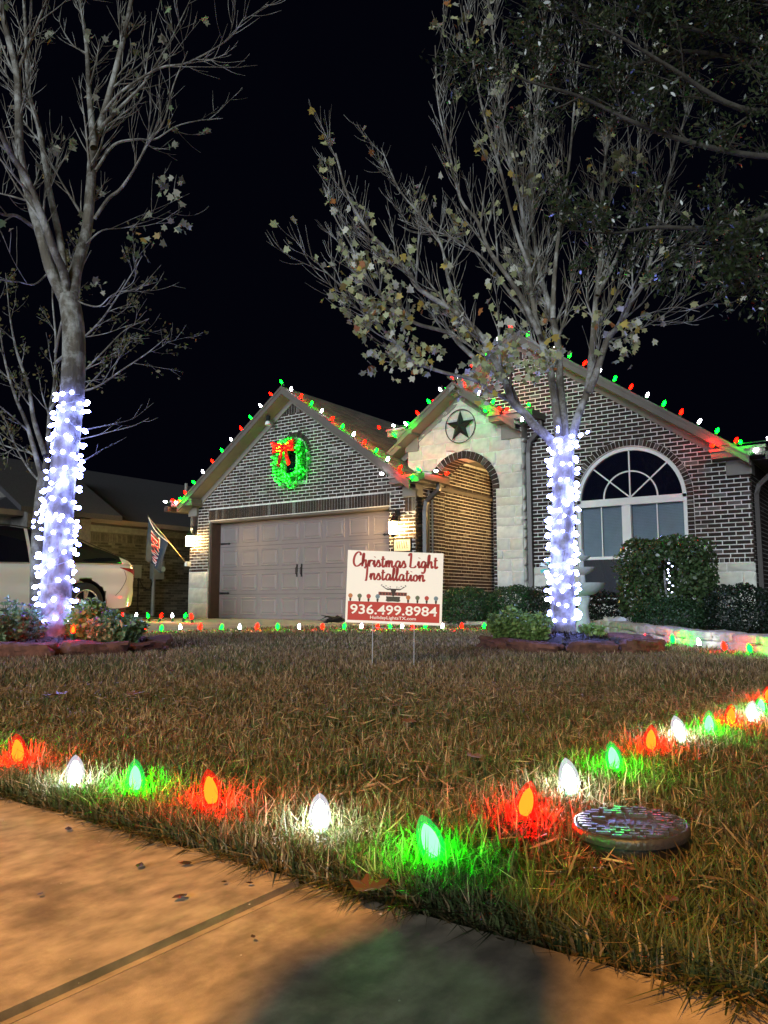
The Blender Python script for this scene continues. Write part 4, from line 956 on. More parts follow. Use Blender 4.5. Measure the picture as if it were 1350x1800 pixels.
# ------------------------------------------------------------------ car on the driveway
YR0, XC0 = 9.28, -12.95
car = thing('parked_car', (XC0, 6.6, 0), 'white crossover car parked on the driveway behind the leftmost tree', 'car')
paint = mat('white_pearl_paint', (0.70, 0.71, 0.74), 0.28, 0.02, 2, spec=0.5, coat=0.6); cglass = glassy('car_glass', (0.006, 0.006, 0.012), 0.92); blk = mat('black_trim', (0.012, 0.012, 0.013), 0.45, 0.1, 10)
rub = mat('tyre_rubber', (0.018, 0.018, 0.02), 0.8, 0.2, 30); alloy = mat('alloy', (0.55, 0.55, 0.57), 0.3, 0.05, 10, metal=0.8)
def lerp_t(tab, s):
    for (a, va), (b_, vb) in zip(tab, tab[1:]):
        if s <= b_: k = (s-a)/(b_-a); k = max(0, min(1, k)); k = k*k*(3-2*k)*0.4 + k*0.6; return va + (vb-va)*k
    return tab[-1][1]
ROOFL = [(0.0, 0.98), (0.12, 1.09), (0.30, 1.19), (0.8, 1.37), (1.3, 1.52), (2.0, 1.63), (2.6, 1.665), (3.2, 1.60), (3.75, 1.28), (3.95, 1.10), (4.5, 0.98), (4.85, 0.72)]
BELT = [(0.0, 0.97), (0.25, 1.07), (1.0, 1.06), (3.0, 1.01), (3.9, 1.0), (4.5, 0.92), (4.85, 0.70)]
def halfw(s): return 0.95 - 0.34*max(0, 1 - s/0.42)**2.2 - 0.36*max(0, 1 - (4.85-s)/0.7)**2.2
def zsec(s):
    zb = lerp_t(BELT, s); zr = max(lerp_t(ROOFL, s), zb + 0.004); h = halfw(s); zs = 0.27 + 0.10*max(0, 1 - s/0.6)**2 + 0.05*max(0, 1-(4.85-s)/0.5)
    low = [(h*(0.94 + 0.06*min(1, k/3)) - (0.012 if k in (5, 6) else 0), zs + (zb-0.09-zs)*k/9) for k in range(10)]
    g = zr - zb
    hi = [(h*0.975, zb-0.04), (h*0.94, zb)] + [(h*0.94 - (h*0.94 - min(h*0.80, 0.66))*t**1.15*min(1, g/0.35), zb + (g-0.03*min(1, g/0.1))*t) for t in (0.25, 0.5, 0.75, 1.0)] + [(h*0.42, zr + 0.004), (0.0, zr + 0.012)]
    return low + hi
st_ = [0, 0.04, 0.09, 0.15] + [0.15 + 0.06*k for k in range(1, 76)] + [4.68, 4.76, 4.82, 4.85]
WH = [(1.22, 0.365), (3.95, 0.365)]; RA = 0.42
def inarch(s, z_): return any((s-a)**2 + (z_-c)**2 < RA*RA for a, c in WH)
def P3(s, t, z_): return (XC0 + t, YR0 - s, z_)
body, glass = MB(), MB(); secs = [zsec(s) for s in st_]; ns = len(secs[0])
for side in (1, -1):
    idx = []
    for s, sec in zip(st_, secs):
        row = []
        for t, z_ in sec:
            ss, zz = s, z_
            for a, c in WH:
                q = math.hypot(s-a, z_-c)
                if q < RA + 0.02 and q > RA - 0.055 and z_ > 0.2: ss, zz = a + (s-a)*RA/q, c + (z_-c)*RA/q
            row.append((ss, t*side, zz))
        idx.append(row)
    bi = [[body.addv([P3(*p)]) for p in row] for row in idx]
    gi = [[glass.addv([P3(p[0], p[1]*1.003, p[2])]) for p in row] for row in idx]
    for i in range(len(st_)-1):
        for j in range(ns-1):
            sm_, zm = (st_[i]+st_[i+1])/2, (secs[i][j][1]+secs[i][j+1][1]+secs[i+1][j][1]+secs[i+1][j+1][1])/4
            if j < 10 and inarch(sm_, zm): continue
            isg = (11 <= j < 15 and 0.42 < sm_ < 3.75 and not (2.18 < sm_ < 2.28) and (secs[i][15][1]-secs[i][11][1]) > 0.05)
            (glass if isg else body).f.append(tuple((gi if isg else bi)[a][b_] for a, b_ in ((i, j), (i+1, j), (i+1, j+1), (i, j+1))))
    n = len(bi[0]); body.f.append(tuple(bi[0][j] for j in range(n)))
bo = body.build('body', paint, car, autosmooth=35); glass.build('side_windows', cglass, car, autosmooth=35)
for nm, path in (('roof_trim', [P3(s, halfw(s)*0.80 if s > 0.5 else halfw(s)*0.9, lerp_t(ROOFL, s)-0.02) for s in [0.3 + 0.15*k for k in range(22)]]), ('belt_moulding', [P3(s, halfw(s)*0.952, lerp_t(BELT, s)+0.004) for s in [0.2 + 0.12*k for k in range(30)]])):
    mb = MB(); mb.tube(path, 0.011, 6); mb.build(nm, alloy if nm == 'belt_moulding' else blk, car, smooth=True)
mb = MB(); mb.hexa([P3(0.02, -0.58, 1.10), P3(0.02, 0.58, 1.10), P3(0.36, 0.66, 1.20), P3(0.36, -0.66, 1.20), P3(0.0, -0.56, 1.13), P3(0.0, 0.56, 1.13), P3(0.36, 0.64, 1.235), P3(0.36, -0.64, 1.235)]); mb.build('spoiler', blk, car)
tl = MB(); prev = None
for k in range(15):
    s = -0.01 + 0.56*k/14; ss = max(0, s); hw_ = halfw(ss) + 0.012; zt, zb_ = 1.015 - 0.03*(1-k/14), 0.80 + 0.205*(k/14)**0.8
    i = tl.addv([P3(s, hw_, zb_), P3(s, hw_, zt)])
    if prev is not None: tl.f.append((prev, i, i+1, prev+1))
    prev = i
n = tl.addv([P3(-0.02, halfw(0) + 0.012, 0.80), P3(-0.02, halfw(0) + 0.012, 0.985), P3(-0.02, 0.30, 0.96), P3(-0.02, 0.30, 0.88)]); tl.f.append((n, n+1, n+2, n+3))
tlm = mat('tail_lamp_red', (0.30, 0.010, 0.014), 0.45, 0.6, 30, spec=0.25); tl.build('tail_lamp', tlm, car)
def wheel(s, side):
    c = Vector(P3(s, side*0.86, 0.365)); mb = MB()
    prof = [(0.235, -0.11), (0.30, -0.115), (0.345, -0.10), (0.363, -0.06), (0.363, 0.06), (0.345, 0.10), (0.30, 0.115), (0.235, 0.11)]
    ring_ = []; nn = 40
    for r_, x in prof: ring_.append(mb.addv([c + Vector((x*side, r_*math.cos(2*math.pi*k/nn), r_*math.sin(2*math.pi*k/nn))) for k in range(nn)]))
    for i in range(len(prof)-1):
        for k in range(nn): mb.f.append((ring_[i]+k, ring_[i]+(k+1) % nn, ring_[i+1]+(k+1) % nn, ring_[i+1]+k))
    w_ = mb.build('wheel', rub, car, smooth=True)
    mb = MB(); mb.tube([c + Vector((side*0.105, 0.232*math.cos(2*math.pi*k/nn), 0.232*math.sin(2*math.pi*k/nn))) for k in range(nn+1)], 0.014, 6)
    for k in range(5):
        for e_ in (-0.13, 0.13):
            a = 2*math.pi*k/5 + 0.3 + e_; u = Vector((0, math.cos(a), math.sin(a))); v = Vector((0, -math.sin(a), math.cos(a)))
            mb.prism([c + Vector((side*0.085, 0, 0)) + u*0.05 - v*0.012, c + Vector((side*0.085, 0, 0)) + u*0.05 + v*0.012, c + Vector((side*0.105, 0, 0)) + u*0.225 + v*0.02, c + Vector((side*0.105, 0, 0)) + u*0.225 - v*0.02], (-side*0.03, 0, 0))
    mb.tube([c + Vector((side*0.06, 0, 0)), c + Vector((side*0.10, 0, 0))], 0.06, 14); mb.build('rim', alloy, w_)
    mb = MB(); mb.tube([c + Vector((side*0.0, 0, 0)), c + Vector((side*0.03, 0, 0))], 0.225, 24); mb.build('brake_disc', blk, w_)
    mb = MB()
    A = [(s + (RA+0.012)*math.cos(math.pi*k/20*1.12 - 0.19), 0.365 + (RA+0.012)*math.sin(math.pi*k/20*1.12 - 0.19)) for k in range(21)]
    for (a0, z0_), (a1, z1_) in zip(A, A[1:]):
        n = mb.addv([P3(a0, side*(halfw(a0)*0.99), z0_), P3(a1, side*(halfw(a1)*0.99), z1_), P3(a1, side*0.55, z1_), P3(a0, side*0.55, z0_)]); mb.f.append((n, n+1, n+2, n+3))
    mb.build('wheel_well', blk, car)
for s, _ in WH:
    for side in (1, -1): wheel(s, side)
mb = MB(); mb.box((XC0-0.85, YR0-4.7, 0.20), (XC0+0.85, YR0-0.3, 0.30)); mb.build('underbody', blk, car)
for sq in ([(2.2, 0.5), (2.15, 0.8), (2.12, 1.03)], [(1.55, 0.86), (1.66, 0.95), (1.70, 1.04)], [(0.44, 0.95), (0.40, 0.80), (0.50, 0.62), (0.62, 0.50)]):
    mb = MB(); mb.tube(crom([P3(s, halfw(s)*1.0 + 0.0005, z_) for s, z_ in sq], 5), 0.004, 5); mb.build('panel_gap', blk, car)
mb = MB(); mb.tube([P3(2.25, 0.952, 0.9), P3(2.05, 0.962, 0.9)], 0.014, 6); mb.build('door_handle', paint, car)

# ------------------------------------------------------------------ flag on the left pier
f0 = Vector((-14.12, 12.10, 1.27)); f1 = onY(260, 908, 11.35)
flag = thing('flag', f0, 'navy flag with red lettering hanging from slanted pole on the garage corner', 'flag')
mb = MB(); mb.tube([f0, f1], 0.014, 8); mb.build('pole', mat('brass_pole', (0.30, 0.22, 0.13), 0.4, 0.2, 10, metal=0.3), flag, smooth=True)
mb = MB(); mb.lathe([(0.005, -0.02), (0.02, 0.0), (0.022, 0.02), (0.004, 0.045)], f1, 10); mb.build('finial', M['iron'], flag)
mb = MB(); mb.box(f0 + Vector((-0.03, -0.03, -0.06)), f0 + Vector((0.04, 0.1, 0.05))); mb.build('bracket', M['white'], flag)
navy = mat('navy_cloth', (0.02, 0.032, 0.06), 0.85, 0.25, 6); wht = mat('white_cloth', (0.6, 0.62, 0.66), 0.8, 0.05, 9); redc = mat('red_cloth', (0.40, 0.03, 0.035), 0.8, 0.1, 9)
pu = (f0 - f1).normalized(); side_ = Vector((0.25, -0.97, 0)).normalized()
def FL(u, v):                                       # u along the pole from the tip (0..1), v down the drop
    a = f1 + pu*(0.03 + 0.72*u); sag = Vector((0, 0, -1.0*v)); fold = side_*(0.05*math.sin(7*u + 2.5*v) * (0.4 + v)) + pu*(-0.22*v*u)
    return a + sag*(1 - 0.12*u) + fold + Vector((0, 0, -0.10*math.sin(math.pi*u)*(1-v)))
mb = MB(); NU, NV = 18, 16; gi = [[mb.addv([FL(i/NU, j/NV)]) for j in range(NV+1)] for i in range(NU+1)]
for i in range(NU):
    for j in range(NV): mb.f.append((gi[i][j], gi[i+1][j], gi[i+1][j+1], gi[i][j+1]))
mb.build('cloth', navy, flag, smooth=True)
mb = MB(); mb.tube([FL(i/NU, 0.0) + side_*0.006 for i in range(NU+1)], 0.012, 5); mb.build('white_hem', wht, flag)
cu = bpy.data.curves.new('tmp', 'FONT'); cu.body = 'TEXANS'; cu.offset = 0.03; to = bpy.data.objects.new('tmp', cu); COL.objects.link(to); bpy.context.view_layer.update()
tm = bpy.data.meshes.new_from_object(to.evaluated_get(bpy.context.evaluated_depsgraph_get())); bpy.data.objects.remove(to)
co = np.zeros(len(tm.vertices)*3); tm.vertices.foreach_get('co', co); co = co.reshape(-1, 3); lo_, hi_ = co.min(0), co.max(0)
for nm, m_, gr, off_ in (('letter_outline', wht, 1.10, 0.006), ('lettering', redc, 1.0, 0.012)):
    t2 = tm.copy(); out = []
    for p in co:
        a = ((p[0]-lo_[0])/(hi_[0]-lo_[0]) - 0.5)*gr*0.78 + 0.52; b_ = ((p[1]-lo_[1])/(hi_[1]-lo_[1]) - 0.5)*gr*0.26
        q = FL(0.42 + b_*1.4 + 0.1*(a-0.5), a) - side_*(-off_)
        out.append(q - f0)
    t2.vertices.foreach_set('co', np.array([list(q) for q in out]).ravel()); t2.materials.clear(); t2.materials.append(m_); t2.update()
    o = link(bpy.data.objects.new(nm, t2)); o.parent = flag

# ------------------------------------------------------------------ trees
def rnd_unit():
    v = Vector((random.gauss(0, 1), random.gauss(0, 1), random.gauss(0, 1))); return v.normalized()
class Tree:
    def __init__(s, name, base, label, cat='tree', group=None, bark='bark'):
        s.t = thing(name, base, label, cat, group); s.tr = MB(); s.br = MB(); s.tips = []; s.bark = bark; s.n = 0
    def limb(s, pts, r0, r1, sides=8, mb=None, sm=5):
        P = crom(pts, sm); k = len(P); rad = [r0 + (r1-r0)*(i/(k-1))**0.8 for i in range(k)]
        (mb or s.br).tube(P, rad, sides, caps=False); return P, rad
    def grow(s, P, rad, level, nch, lmin, lmax, up=0.5, spread=0.9, t0=0.2, out=None):
        L_ = len(P)
        for c in range(nch):
            t = t0 + (1-t0)*((c + random.random())/nch); i = min(L_-2, int(t*(L_-1)))
            p = P[i]; tg = (P[i+1]-P[i]).normalized(); rv = rnd_unit(); rv = (rv - tg*rv.dot(tg)).normalized()
            if out is not None: rv = (rv + out*0.6).normalized()
            d = (tg*0.9 + rv*spread*random.uniform(0.5, 1.0)).normalized(); ln = random.uniform(lmin, lmax)*(1.05 - 0.55*t)
            r0 = min(rad[i]*0.6, 0.006 + 0.013*ln); pts = [p]; q = p.copy()
            for k in range(4):
                d = (d + Vector((0, 0, up*0.22)) + rnd_unit()*0.13).normalized(); q = q + d*ln/4; pts.append(q.copy())
            Q, rq = s.limb(pts, max(r0, 0.003), 0.0013, 5 if level == 1 else 4, sm=2); s.n += 1
            if level > 1: s.grow(Q, rq, level-1, max(2, int(nch*0.8)), lmin*0.42, lmax*0.42, up, spread, 0.15)
            else: s.tips.append((Q, p))
    def finish(s):
        s.tr.build('trunk', M[s.bark], s.t, smooth=True); s.br.build('branches', M[s.bark], s.t, smooth=True)
def leaf_shape(kind):
    if kind == 'maple': pts = [(0, 0), (0.18, 0.05), (0.5, 0.12), (0.36, 0.42), (0.52, 0.72), (0.22, 0.70), (0, 1.05), (-0.22, 0.70), (-0.52, 0.72), (-0.36, 0.42), (-0.5, 0.12), (-0.18, 0.05)]
    elif kind == 'oval': pts = [(0, 0), (0.26, 0.25), (0.30, 0.55), (0, 1.0), (-0.30, 0.55), (-0.26, 0.25)]
    elif kind == 'blade': pts = [(0, 0), (0.035, 0.3), (0.03, 0.7), (0, 1.0), (-0.03, 0.7), (-0.035, 0.3)]
    else: pts = [(0, 0), (0.17, 0.3), (0.16, 0.65), (0, 1.0), (-0.16, 0.65), (-0.17, 0.3)]
    return np.array(pts)
def leaves(centers, size, kind, m, cols, droop=0.0, fold=0.34, normals=None, axis=None):
    """one mesh of leaf polygons; centers (n,3), size (n,), cols (n,3)"""
    n = len(centers); sh_ = leaf_shape(kind); k = len(sh_); c = np.asarray(centers, dtype=float)
    ax = RNG.normal(size=(n, 3)) if axis is None else axis + RNG.normal(size=(n, 3))*0.55
    ax[:, 2] -= droop; ax /= np.linalg.norm(ax, axis=1)[:, None]
    nr = RNG.normal(size=(n, 3)) if normals is None else normals + RNG.normal(size=(n, 3))*0.45
    sd = np.cross(ax, nr); sd /= (np.linalg.norm(sd, axis=1)[:, None] + 1e-9); nn = np.cross(sd, ax)
    size = np.asarray(size)[:, None, None]
    V = c[:, None, :] + size*(sd[:, None, :]*sh_[None, :, :1] + ax[:, None, :]*(sh_[None, :, 1:2]-0.3) + nn[:, None, :]*(np.abs(sh_[None, :, :1])*fold))
    idx = np.arange(n*k).reshape(n, k)
    return fast_mesh('leaves', V.reshape(-1, 3), [idx], m, np.repeat(np.asarray(cols), k, 0))
def colmix(n, pal, w_=None, jit=0.25):
    pal = np.array(pal); i = RNG.choice(len(pal), n, p=w_); return pal[i]*RNG.uniform(1-jit, 1+jit, (n, 1))
def pxl(lst, D0, dd):                                # list of pixels -> points, depth drifting by dd over the limb
    n = len(lst); return [atD(x, y, D0 + dd*((i/(n-1))**1.2)) for i, (x, y) in enumerate(lst)]

# right tree
TRD = 7.0
tr = Tree('maple_tree', Vector((*atD(990, 1112, TRD).xy, 0.0)), 'nearly bare tree with light-wrapped trunk before the arched window')
P, rd = tr.limb([(tr.t.location.x, tr.t.location.y, -0.05), tr.t.location + Vector((0, 0, 0.05)), atD(990, 1060, TRD), atD(988, 960, TRD), atD(990, 870, TRD), atD(990, 800, TRD), atD(988, 770, TRD)], 0.118, 0.092, 14, tr.tr)
TRUNK_R = (P, rd)
R_LIMBS = [
 ([(985,800),(966,772),(940,748),(918,722),(900,705),(884,660),(860,617),(841,585),(800,548),(737,508),(716,476),(684,444),(647,404),(612,345),(590,270)], -0.4, 0.062, 0.010),
 ([(912,716),(889,668),(860,649),(833,628),(807,604),(788,585),(732,569),(711,551),(673,524),(655,500),(633,463),(615,428),(588,380),(570,330)], 0.9, 0.040, 0.006),
 ([(905,708),(870,690),(833,668),(780,655),(732,636),(689,596),(655,559),(620,521),(575,480),(548,450)], -0.9, 0.030, 0.005),
 ([(850,600),(820,570),(790,500),(775,430),(740,380),(700,330),(670,260)], 0.8, 0.030, 0.005),
 ([(986,790),(980,740),(977,715),(967,650),(950,593),(937,533),(927,450),(917,367),(900,300),(880,200),(870,90),(855,-20)], 0.5, 0.060, 0.010),
 ([(948,588),(920,530),(900,497),(860,440),(840,390),(810,350),(790,270),(770,180),(765,80)], -0.7, 0.036, 0.006),
 ([(945,580),(900,520),(850,455),(800,420),(745,400),(700,385)], 1.1, 0.026, 0.004),
 ([(994,790),(990,730),(985,680),(980,600),(967,543),(950,483),(937,400),(935,300),(945,200),(950,90),(965,-30)], 0.9, 0.060, 0.010),
 ([(972,560),(975,480),(985,390),(1000,290),(1010,180),(1020,60)], -0.3, 0.032, 0.006),
 ([(1000,790),(1012,745),(1022,715),(1033,683),(1043,590),(1047,533),(1055,460),(1057,400),(1060,333),(1068,250),(1085,150),(1095,40)], 0.3, 0.056, 0.009),
 ([(1035,690),(1047,660),(1067,600),(1087,573),(1113,527),(1133,493),(1150,430),(1165,350),(1190,260),(1215,160)], -0.5, 0.048, 0.008),
 ([(1050,520),(1085,450),(1110,380),(1120,300),(1130,200),(1145,100)], 0.8, 0.028, 0.005),
 ([(1062,600),(1100,590),(1140,570),(1180,545),(1215,522),(1260,505)], 0.3, 0.014, 0.003),
 ([(1080,575),(1130,555),(1185,540),(1230,548)], -0.5, 0.010, 0.003),
 ([(1125,500),(1160,465),(1187,450),(1230,420),(1270,350)], 0.6, 0.018, 0.004),
 ([(930,470),(905,400),(880,300),(850,200),(830,100),(815,10)], -0.9, 0.026, 0.005),
]
for pl_x, dd, r0, r1 in R_LIMBS:
    P, rd = tr.limb(pxl(pl_x, TRD, dd), r0*0.80, r1*0.85, 9)
    ln = sum((P[i+1]-P[i]).length for i in range(len(P)-1))
    tr.grow(P, rd, 2, max(5, int(ln*4.6)), 0.45, 1.15, 0.75, 0.75, 0.30)
tr.finish()
cs, sz_ = [], []
for Q, p in tr.tips:
    hgt = Q[-1].z; px = (Q[-1] - CAMP); lat = px.x*_ct + px.y*_st
    pr = 0.75 if hgt < 3.1 and lat < 1.2 else 0.30 if hgt < 3.6 else 0.13
    if lat > 1.7: pr *= 0.4
    if random.random() < pr:
        for k in range(random.randint(1, 5)):
            q = Q[-1 - random.randrange(min(5, len(Q)))]; cs.append(q + rnd_unit()*0.05 - Vector((0, 0, 0.03))); sz_.append(random.uniform(0.05, 0.085))
for (x, y, n_) in tuple((x_ + dx_, y_ + dy_, int(k_*0.8)) for (x_, y_, k_) in ((640,470,26),(615,500,20),(660,540,30),(700,640,26),(740,640,22),(650,650,14),(840,640,24),(880,650,30),(935,660,30),(960,640,20),(800,690,22),(850,690,26),(1080,600,22),(1095,620,16),(1130,580,12),(690,585,24),(640,570,20)) for dx_, dy_ in ((0, 0), (22, -26))):
    D = TRD + random.uniform(-0.8, 0.4); c = atD(x, y, D)
    for k in range(n_): cs.append(c + rnd_unit()*random.uniform(0.02, 0.16)); sz_.append(random.uniform(0.05, 0.08))
n_ = len(cs); cl = colmix(n_, [(0.36,0.36,0.20), (0.28,0.31,0.16), (0.44,0.44,0.36), (0.38,0.29,0.07), (0.30,0.12,0.04)], [0.34, 0.28, 0.26, 0.09, 0.03])
put('leaves', leaves([list(c) for c in cs], sz_, 'maple', M['leaf'], cl, 0.5), tr.t, tr.t.location)

# left tree
TLD = 6.5
tl_ = Tree('maple_tree', Vector((*atD(97, 1114, TLD).xy, 0.0)), 'tall bare tree with light-wrapped trunk in front of the white car')
P, rd = tl_.limb([(tl_.t.location.x, tl_.t.location.y, -0.05), tl_.t.location + Vector((0, 0, 0.05)), atD(98, 1050, TLD), atD(102, 960, TLD), atD(107, 870, TLD), atD(117, 780, TLD), atD(127, 690, TLD), atD(130, 610, TLD), atD(127, 560, TLD), atD(120, 520, TLD)], 0.142, 0.088, 14, tl_.tr)
TRUNK_L = (P, rd)
L_LIMBS = [
 ([(122,545),(108,515),(89,474),(74,420),(51,342),(35,272),(33,194),(29,124),(12,58),(0,0),(-10,-60)], -0.4, 0.072, 0.022),
 ([(120,530),(112,480),(95,440),(70,370),(45,310),(19,272),(0,233),(-40,180)], -0.9, 0.052, 0.02),
 ([(126,540),(130,490),(138,460),(152,408),(159,331),(165,253),(178,215),(191,171),(210,97),(225,30),(240,-50)], 0.3, 0.078, 0.02),
 ([(165,260),(160,200),(156,156),(152,78),(140,0),(130,-60)], 0.9, 0.04, 0.014),
 ([(112,470),(105,420),(86,331),(70,233),(50,156),(46,70),(40,-30)], 0.7, 0.042, 0.016),
 ([(166,385),(190,350),(210,334),(228,310),(241,288),(262,250),(288,214),(305,150),(330,90)], -0.5, 0.020, 0.005),
 ([(168,300),(200,255),(240,245),(272,245),(310,222),(350,212),(392,208)], 0.6, 0.017, 0.003),
 ([(172,230),(210,190),(250,150),(270,120),(300,70),(330,10)], 0.5, 0.022, 0.005),
 ([(180,200),(215,160),(280,120),(330,110),(400,70),(430,30)], -0.8, 0.018, 0.004),
 ([(150,430),(180,405),(220,400),(270,385),(300,370)], 0.5, 0.010, 0.002),
 ([(130,525),(150,535),(175,538),(195,520),(230,500),(240,480)], -0.5, 0.010, 0.002),
 ([(85,480),(60,500),(30,495),(0,492),(-30,480)], -0.5, 0.010, 0.002),
 ([(60,400),(30,380),(0,375),(-40,340)], -0.6, 0.022, 0.008),
 ([(55,355),(20,345),(0,340),(-30,330)], 0.6, 0.012, 0.004),
 ([(30,130),(50,80),(70,30),(95,-30)], -0.4, 0.022, 0.008),
 ([(118,760),(150,755),(200,745),(235,735),(270,708)], 0.5, 0.009, 0.002),
 ([(118,775),(150,770),(190,760),(235,748),(262,735)], -0.2, 0.008, 0.002),
 ([(118,825),(150,808),(180,790),(210,775)], 0.4, 0.008, 0.002),
]
for k, (pl_x, dd, r0, r1) in enumerate(L_LIMBS):
    P, rd = tl_.limb(pxl(pl_x, TLD, dd), r0*0.86, r1*0.85, 9)
    ln = sum((P[i+1]-P[i]).length for i in range(len(P)-1))
    if k < 15: tl_.grow(P, rd, 2, max(4, int(ln*4.2)), 0.4, 1.05, 0.6, 0.8, 0.30)
    else: tl_.grow(P, rd, 1, 4, 0.12, 0.3, 0.4, 0.6, 0.35)
tl_.finish()
cs, sz_ = [], []
for Q, p in tl_.tips:
    if random.random() < 0.07:
        for k in range(random.randint(1, 3)): cs.append(Q[-1] + rnd_unit()*0.05 - Vector((0, 0, 0.04))); sz_.append(random.uniform(0.05, 0.085))
for (x, y, n_) in ((283,330,9),(308,342,7),(320,395,8),(250,415,6),(280,420,5),(175,500,10),(105,265,8),(125,250,5),(300,212,3),(385,110,2),(355,30,3),(150,395,5)):
    c = atD(x, y, TLD + random.uniform(-0.4, 0.4))
    for k in range(n_): cs.append(c + rnd_unit()*random.uniform(0.02, 0.12)); sz_.append(random.uniform(0.045, 0.08))
cl = colmix(len(cs), [(0.24,0.25,0.18), (0.30,0.30,0.24), (0.16,0.22,0.12), (0.30,0.20,0.05)], [0.4, 0.35, 0.2, 0.05])
put('leaves', leaves([list(c) for c in cs], sz_, 'maple', M['leaf'], cl, 0.8), tl_.t, tl_.t.location)

# small leafy tree behind the left one
TSD = 8.4
ts = Tree('small_tree', Vector((*atD(70, 1100, TSD).xy, 0.0)), 'small multi-stem leafy tree close behind the leftmost wrapped trunk', bark='bark')
ts.limb([ts.t.location + Vector((0, 0, -0.05)), atD(68, 1000, TSD), atD(72, 900, TSD), atD(80, 830, TSD)], 0.10, 0.075, 10, ts.tr)
S_LIMBS = [
 [(78,840),(84,780),(88,720),(95,680),(98,600),(92,520),(95,450)], [(76,850),(60,790),(45,740),(28,700),(10,640),(0,580),(-10,500)],
 [(80,800),(60,740),(50,680),(30,620),(18,560),(10,480)], [(82,830),(60,800),(30,790),(0,780),(-40,760)], [(88,720),(110,690),(150,650),(185,615),(220,580),(262,560)],
 [(90,700),(130,690),(170,680),(215,650),(260,620),(296,590)], [(95,640),(140,600),(180,560),(220,500),(250,450)], [(75,850),(55,830),(30,790),(10,740),(-20,700)], [(97,620),(110,560),(130,500),(160,440)]]
for k, pl_x in enumerate(S_LIMBS):
    P, rd = ts.limb(pxl(pl_x, TSD, random.uniform(-0.6, 0.9)), 0.034 if k < 3 else 0.018, 0.004, 7)
    ts.grow(P, rd, 2, 6, 0.4, 0.9, 0.3, 0.9, 0.25)
ts.finish()
cs, sz_ = [], []
for Q, p in ts.tips:
    if random.random() < 0.85:
        for k in range(random.randint(3, 8)): q = Q[random.randrange(2, len(Q))]; cs.append(q + rnd_unit()*0.05); sz_.append(random.uniform(0.035, 0.06))
cl = colmix(len(cs), [(0.09,0.085,0.035), (0.06,0.07,0.03), (0.12,0.10,0.04)], None)
put('leaves', leaves([list(c) for c in cs], sz_, 'oval', M['leaf'], cl, 0.5), ts.t, ts.t.location)

# evergreen oak reaching in from the right
TOD = 6.0
tb_ = atD(1850, 1110, 6.4)
to_ = Tree('oak_tree', Vector((tb_.x, tb_.y, 0)), 'dark evergreen oak whose leafy boughs hang in at the upper right', bark='bark_dark')
tp = [Vector((tb_.x, tb_.y, -0.05)), Vector((tb_.x, tb_.y, 1.0)), atD(1830, 700, 6.4), atD(1780, 420, 6.3), atD(1700, 200, 6.2)]
to_.limb(tp, 0.24, 0.12, 12, to_.tr)
O_LIMBS = [
 ([(1780,420),(1600,330),(1450,330),(1350,380),(1250,400),(1150,400),(1080,410),(1000,405)], 5.4, 0.05), ([(1760,380),(1600,250),(1450,200),(1300,190),(1180,120),(1080,60),(980,20)], 5.2, 0.05),
 ([(1740,300),(1560,150),(1400,90),(1250,60),(1120,20),(1000,-30)], 5.8, 0.045), ([(1780,420),(1620,400),(1500,430),(1400,450),(1300,440),(1200,430)], 5.0, 0.04),
 ([(1760,360),(1600,300),(1450,280),(1300,270),(1150,230),(1020,170),(920,140),(850,100)], 5.6, 0.045), ([(1700,200),(1500,60),(1350,0),(1200,-40),(1050,-60)], 5.4, 0.05),
 ([(1750,340),(1580,220),(1430,150),(1320,110),(1200,90),(1100,120),(1010,110),(930,60)], 6.0, 0.04), ([(1800,520),(1650,520),(1500,510),(1400,490),(1330,480)], 5.0, 0.03)]
otw = []
for pl_x, D1, r0 in O_LIMBS:
    P, rd = to_.limb(pxl(pl_x, 6.3, D1-6.3), r0, 0.004, 7)
    to_.grow(P, rd, 2, 15, 0.45, 1.0, 0.0, 1.0, 0.22)
to_.finish()
cs, sz_ = [], []
for Q, p in to_.tips:
    for k in range(random.randint(9, 16)): q = Q[random.randrange(1, len(Q))]; cs.append(q + rnd_unit()*0.06); sz_.append(random.uniform(0.035, 0.062))
cl = colmix(len(cs), [(0.016,0.026,0.010), (0.024,0.036,0.014), (0.035,0.045,0.020)], None, 0.4)
put('leaves', leaves([list(c) for c in cs], sz_, 'narrow', M['leaf_gloss'], cl, 0.1), to_.t, to_.t.location)

